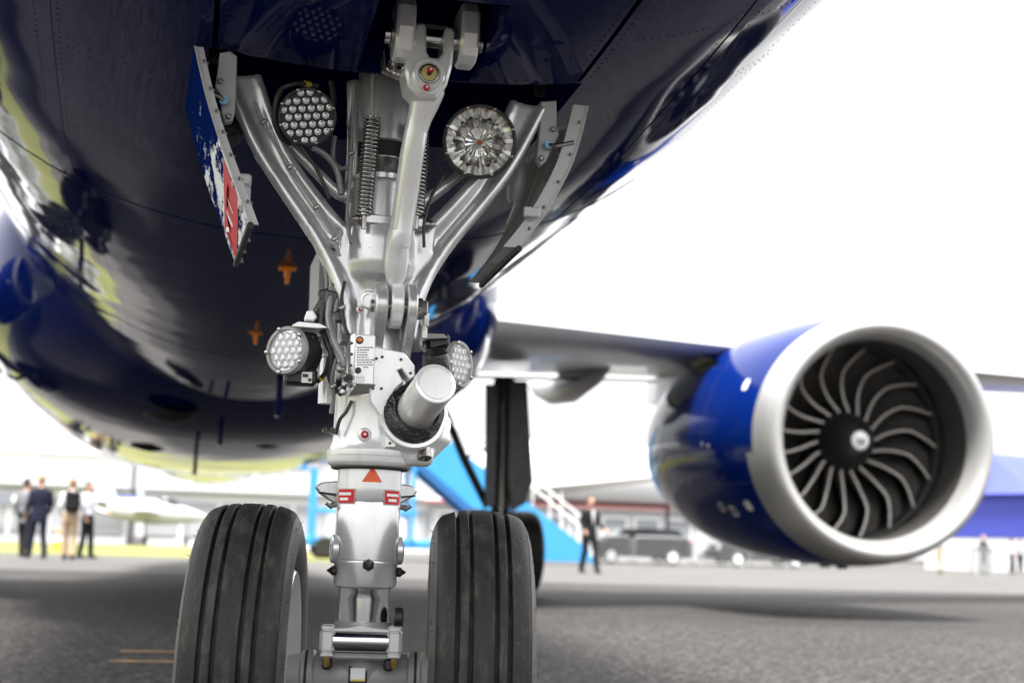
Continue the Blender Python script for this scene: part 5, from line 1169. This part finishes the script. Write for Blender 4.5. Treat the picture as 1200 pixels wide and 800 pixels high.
# hangar behind it, with a dark sign
M['panelwhite'] = mat('white_cladding', (.68, .68, .69), .5, col2=(.62, .62, .63), nscale=.5); M['panelgrey'] = mat('grey_cladding', (.42, .425, .44), .5, col2=(.38, .38, .39), nscale=.6); M['palepane'] = mat('bright_window_glass', (.22, .23, .25), .1); M['roofred'] = mat('red_fascia', (.30, .05, .045), .5)
hb = thing('pavilion', 'grey glazed pavilion with red fascia behind the white jet', 'building', (24.5, 92, 0), R(-4))
part('wall', MB().box((0, 0, 1.6), (18, 8, 3.2)), M['panelgrey'], hb, smooth=0); part('roof', MB().box((0, 0, 3.4), (19, 9, .4), b=.05), M['panelwhite'], hb); part('fascia', MB().box((0, -4.53, 3.36), (19, .05, .16)), M['roofred'], hb, smooth=0)
wm2 = mesh_of(MB().box((0, 0, 0), (1.5, .06, 1.5), b=.02), M['palepane'], 'window'); wf2 = mesh_of(MB().box((0, 0, 0), (1.7, .05, 1.7), b=.02), M['print'], 'window_frame')
for k in range(8): piece('window_frame', wf2, hb, (-7.7+2.2*k, -4.02, 1.9)); piece('window', wm2, hb, (-7.7+2.2*k, -4.05, 1.9))
# crowd barriers
M['galv'] = mat('galvanised_steel', (.30, .305, .31), .45, .4)
def barrier():
    g = thing('crowd_barrier', '', 'barrier', (0, 0, 0), 0, 'crowd barriers beside the apron')
    mb = MB(); c = [Vector((-1.15, 0, .16)), Vector((-1.15, 0, 1.0)), Vector((-1.05, 0, 1.1)), Vector((1.05, 0, 1.1)), Vector((1.15, 0, 1.0)), Vector((1.15, 0, .16)), Vector((-1.15, 0, .16))]; mb.tube(c, .034, 8); part('frame', mb, M['galv'], g)
    mb = MB()
    for k in range(17): mb.tube([Vector((-1.02+.1275*k, 0, .16)), Vector((-1.02+.1275*k, 0, 1.08))], .015, 6)
    part('upright_bars', mb, M['galv'], g, kind='stuff')
    fm = mesh_of(MB().tube([Vector((0, -.3, .03)), Vector((0, -.12, .05)), Vector((0, 0, .18)), Vector((0, .12, .05)), Vector((0, .3, .03))], .02, 6), M['galv'], 'foot')
    for x in (-.85, .85): piece('foot', fm, g, (x, 0, 0))
    return g
b0 = barrier(); spots = [(15.4, 50, 4, 'first crowd barrier right of the suited man'), (17.85, 50.1, 2, 'second crowd barrier right of the suited man'), (20.3, 50.2, 0, 'third crowd barrier, half behind the engine cowl'), (22.75, 50.3, 2, 'fourth crowd barrier, behind the engine cowl'), (30.4, 48, 38, 'crowd barrier below the inlet lip, right of the engine')]
for i, (x, y, a, lab) in enumerate(spots):
    o = b0 if i == 0 else copy_tree(b0); o.location = (x, y, 0); o.rotation_euler = (0, 0, R(a)); o['label'] = lab
# dark estate car behind the barriers
def car(label, loc, rz, paint):
    g = thing('parked_car', label, 'car', loc, rz); L, W, Hh = 4.7, 1.84, 1.55
    prof = [(-2.3, .35), (-2.35, .6), (-2.25, .95), (-1.3, 1.05), (-.6, 1.5), (.3, 1.56), (1.7, 1.5), (2.2, 1.05), (2.35, .9), (2.35, .4), (2.2, .3), (-2.2, .3)]
    mb = MB(); mb.rings([[Vector((x*(1 if abs(y) < .8 else .985), y*(1.0 if z < 1.1 else .82), z)) for x, z in prof] for y in (-.92, -.88, -.4, .4, .88, .92)]); part('body', mb, paint, g, smooth=35)
    for s in (-1, 1):
        mb = MB(); mb.prism([Vector((-1.05, s*.80, 1.1)), Vector((-.5, s*.775, 1.44)), Vector((1.55, s*.775, 1.43)), Vector((2.0, s*.80, 1.1))], (0, s*.03, 0)); part('side_window', mb, M['pane'], g)
        for x in (-1.45, 1.4):
            mb = MB(); mb.lathe([(-.1, .2), (-.11, .28), (-.08, .33), (.08, .33), (.11, .28), (.1, .2)], (x, s*.84, .33), Y_, 28); wh = part('wheel', mb, M['tyre'], g)
            mb = MB(); mb.lathe([(-.115, .22), (-.12, .2), (.12, .2), (.115, .22)], (x, s*.84, .33), Y_, 20); part('rim', mb, M['print'], wh)
        part('headlight', MB().box((-2.28, s*.66, .78), (.12, .36, .16), b=.04), M['lens'], g); part('tail_light', MB().box((2.3, s*.72, .95), (.12, .22, .2), b=.03), M['red'], g)
    part('windscreen', MB().prism([Vector((-1.27, -.7, 1.08)), Vector((-.64, -.64, 1.47)), Vector((-.64, .64, 1.47)), Vector((-1.27, .7, 1.08))], (-.03, 0, .03)), M['pane'], g)
    return g
M['carblack'] = mat('black_car_paint', (.006, .006, .007), .25, spec=.2); M['cargrey'] = mat('dark_grey_car_paint', (.012, .012, .014), .25, spec=.2)
car('black estate car parked behind the first barriers', (19.0, 57, 0), R(2), M['carblack']); car('dark grey car parked behind the engine cowl', (25.2, 58, 0), R(3), M['cargrey'])
# blue marquee
M['marquee'] = mat('royal_blue_canvas', (.045, .06, .36), .6, col2=(.04, .055, .33), nscale=1)
mq = thing('marquee', 'royal blue marquee with pitched roof at the right edge', 'marquee', (50.5, 74, 0), R(20))
part('wall', MB().box((0, 0, 3.15), (12.4, 8, 2.5), b=.05), M['marquee'], mq); mb = MB(); mb.prism([Vector((-6.6, -4.3, 4.35)), Vector((-6.6, 4.3, 4.35)), Vector((-5.2, 0, 6.9))], (12.8, 0, 0), b=.05); part('roof', mb, M['marquee'], mq)
part('plinth', MB().box((0, 0, .95), (12.3, 7.9, 1.9)), M['panelwhite'], mq, smooth=0); part('sign_panel', MB().box((-4.8, -4.03, 3.3), (1.2, .06, .5), b=.02), M['print'], mq)
for x in (-6.1, -2, 2, 6.1): part('pole', MB().cyl((x, -4.05, 0), (x, -4.05, 4.4), .06, n=8), M['galv'], mq)
# ------------------------------------------------------------------ white hospitality chalets along the left
def chalet():
    g = thing('chalet', '', 'chalet', (0, 0, 0), 0, 'white hospitality chalets beyond the grass')
    part('wall', MB().box((0, 0, 1.7), (11.6, 8, 3.4)), M['panelwhite'], g, smooth=0)
    part('upper_wall', MB().box((0, 1.2, 4.55), (11.4, 5.5, 2.1)), M['panelwhite'], g, smooth=0)
    part('deck', MB().box((0, -1.6, 3.5), (11.9, 6.0, .22), b=.03), M['panelgrey'], g)
    mb = MB(); mb.prism([Vector((-6, -2.6, 5.6)), Vector((-6, 4.4, 5.6)), Vector((-6, .9, 6.6))], (12, 0, 0), b=.04); part('roof', mb, M['jetwhite'], g)
    wm = mesh_of(MB().box((0, 0, 0), (1.9, .06, 2.1), b=.02), mat('chalet_glass', (.34, .35, .37), .1), 'window'); fm = mesh_of(MB().box((0, 0, 0), (2.06, .05, 2.26), b=.02), M['panelgrey'], 'window_frame')
    for k in range(5): piece('window_frame', fm, g, (-4.6+2.3*k, -4.02, 1.65)); piece('window', wm, g, (-4.6+2.3*k, -4.05, 1.65))
    mb = MB()
    for z in (3.9, 4.2, 4.55): mb.tube([Vector((-5.9, -4.5, z)), Vector((5.9, -4.5, z))], .03, 6)
    for k in range(9): mb.tube([Vector((-5.9+1.475*k, -4.5, 3.55)), Vector((-5.9+1.475*k, -4.5, 4.6))], .03, 6)
    part('railing', mb, M['galv'], g)
    return g
c0 = chalet()
for i, (x, y, a, lab) in enumerate(((-9.5, 92, -2, 'white two storey chalet behind the four men'), (3.0, 92.5, -2, 'white two storey chalet behind the parked grey jet'), (15.6, 93, -2, 'white two storey chalet behind the left nose tyre'), (-22.5, 90, 6, 'white two storey chalet at the far left of the row'), (-40, 62, 55, 'white chalet beyond the grass field, out to the left'), (-46, 40, 80, 'white chalet on the left field, nearer one'), (-48, 22, 88, 'white chalet on the left field abreast of the wing'), (-47, 4, 95, 'white chalet on the left field abreast of the nose'))):
    o = c0 if i == 0 else copy_tree(c0); o.location = (x, y, 0); o.rotation_euler = (0, 0, R(a)); o['label'] = lab
# banners: dark and blue advertising boards below the deck
for x, m, w_, lab in ((-10.6, 'dkgrey', 3.2, 'dark grey banner with a white disc on the leftmost chalet'), (-4.6, 'royal', 3.4, 'blue banner on the chalet behind the men')):
    g = thing('banner', lab, 'banner', (x, 87.2, 2.55), R(-2)); part('cloth', MB().box((0, 0, 0), (w_, .04, .75), b=.01), mat(m, (.16, .17, .2) if m == 'dkgrey' else (.06, .12, .5), .6), g)
    if m == 'dkgrey': mb = MB(); mb.lathe([(0, .26), (.02, .26)], (.3, -.02, 0), (0, -1, 0), 20); part('white_disc', mb, M['print'], g)
# grey parked jet with a tall fin on the left
M['jetgrey'] = mat('pale_grey_jet_paint', (.42, .43, .46), .6)
j = thing('grey_jet', 'pale grey jet with upright tail fin parked before the chalets', 'jet', (-5.2, 84, 0), R(4)); j.scale = (.5, .8, .95)
mb = MB(); mb.rings([[Vector((x, math.cos(2*math.pi*k/18)*r, zc+math.sin(2*math.pi*k/18)*r*1.05)) for k in range(18)] for x, r, zc in ((-1.2, .12, 2.5), (-.2, .42, 2.35), (2.0, .62, 2.2), (6, .75, 2.1), (9, .6, 2.0), (11.5, .25, 1.9), (12.6, .03, 1.85))]); part('fuselage', mb, M['jetgrey'], j, smooth=60)
mb = MB(); mb.prism([Vector((-1.0, -.07, 2.6)), Vector((1.9, -.07, 2.7)), Vector((.3, -.07, 4.9)), Vector((-.5, -.07, 4.9))], (0, .14, 0), b=.03); part('tail_fin', mb, M['jetgrey'], j)
mb = MB(); mb.prism([Vector((3.6, -4.6, 2.05)), Vector((4.8, -4.6, 2.05)), Vector((7.0, 0, 1.95)), Vector((4.8, 4.6, 2.05)), Vector((3.6, 4.6, 2.05)), Vector((3.8, 0, 1.95))], (0, 0, .1), b=.02); part('wing', mb, M['jetgrey'], j)
mb = MB(); mb.prism([Vector((-.9, -2.2, 2.6)), Vector((-.2, -2.2, 2.6)), Vector((1.0, 0, 2.6)), Vector((-.2, 2.2, 2.6)), Vector((-.9, 2.2, 2.6))], (0, 0, .07), b=.02); part('tailplane', mb, M['jetgrey'], j)
mb = MB(); mb.rings([[Vector((x, math.cos(2*math.pi*k/12)*r, zc+math.sin(2*math.pi*k/12)*r)) for k in range(12)] for x, r, zc in ((6.2, .1, 2.8), (7, .38, 2.75), (8.4, .42, 2.55), (9.6, .2, 2.4))]); part('canopy', mb, M['pane'], j, smooth=60)
for x, y in ((10, 0), (5.2, 1.1), (5.2, -1.1)):
    mb = MB(); mb.tube([Vector((x, y, 1.7)), Vector((x, y, .3))], .06, 8); mb.lathe([(-.1, .2), (-.08, .3), (.08, .3), (.1, .2)], (x, y, .3), Y_, 18); part('landing_gear', mb, M['dark_en'], j)
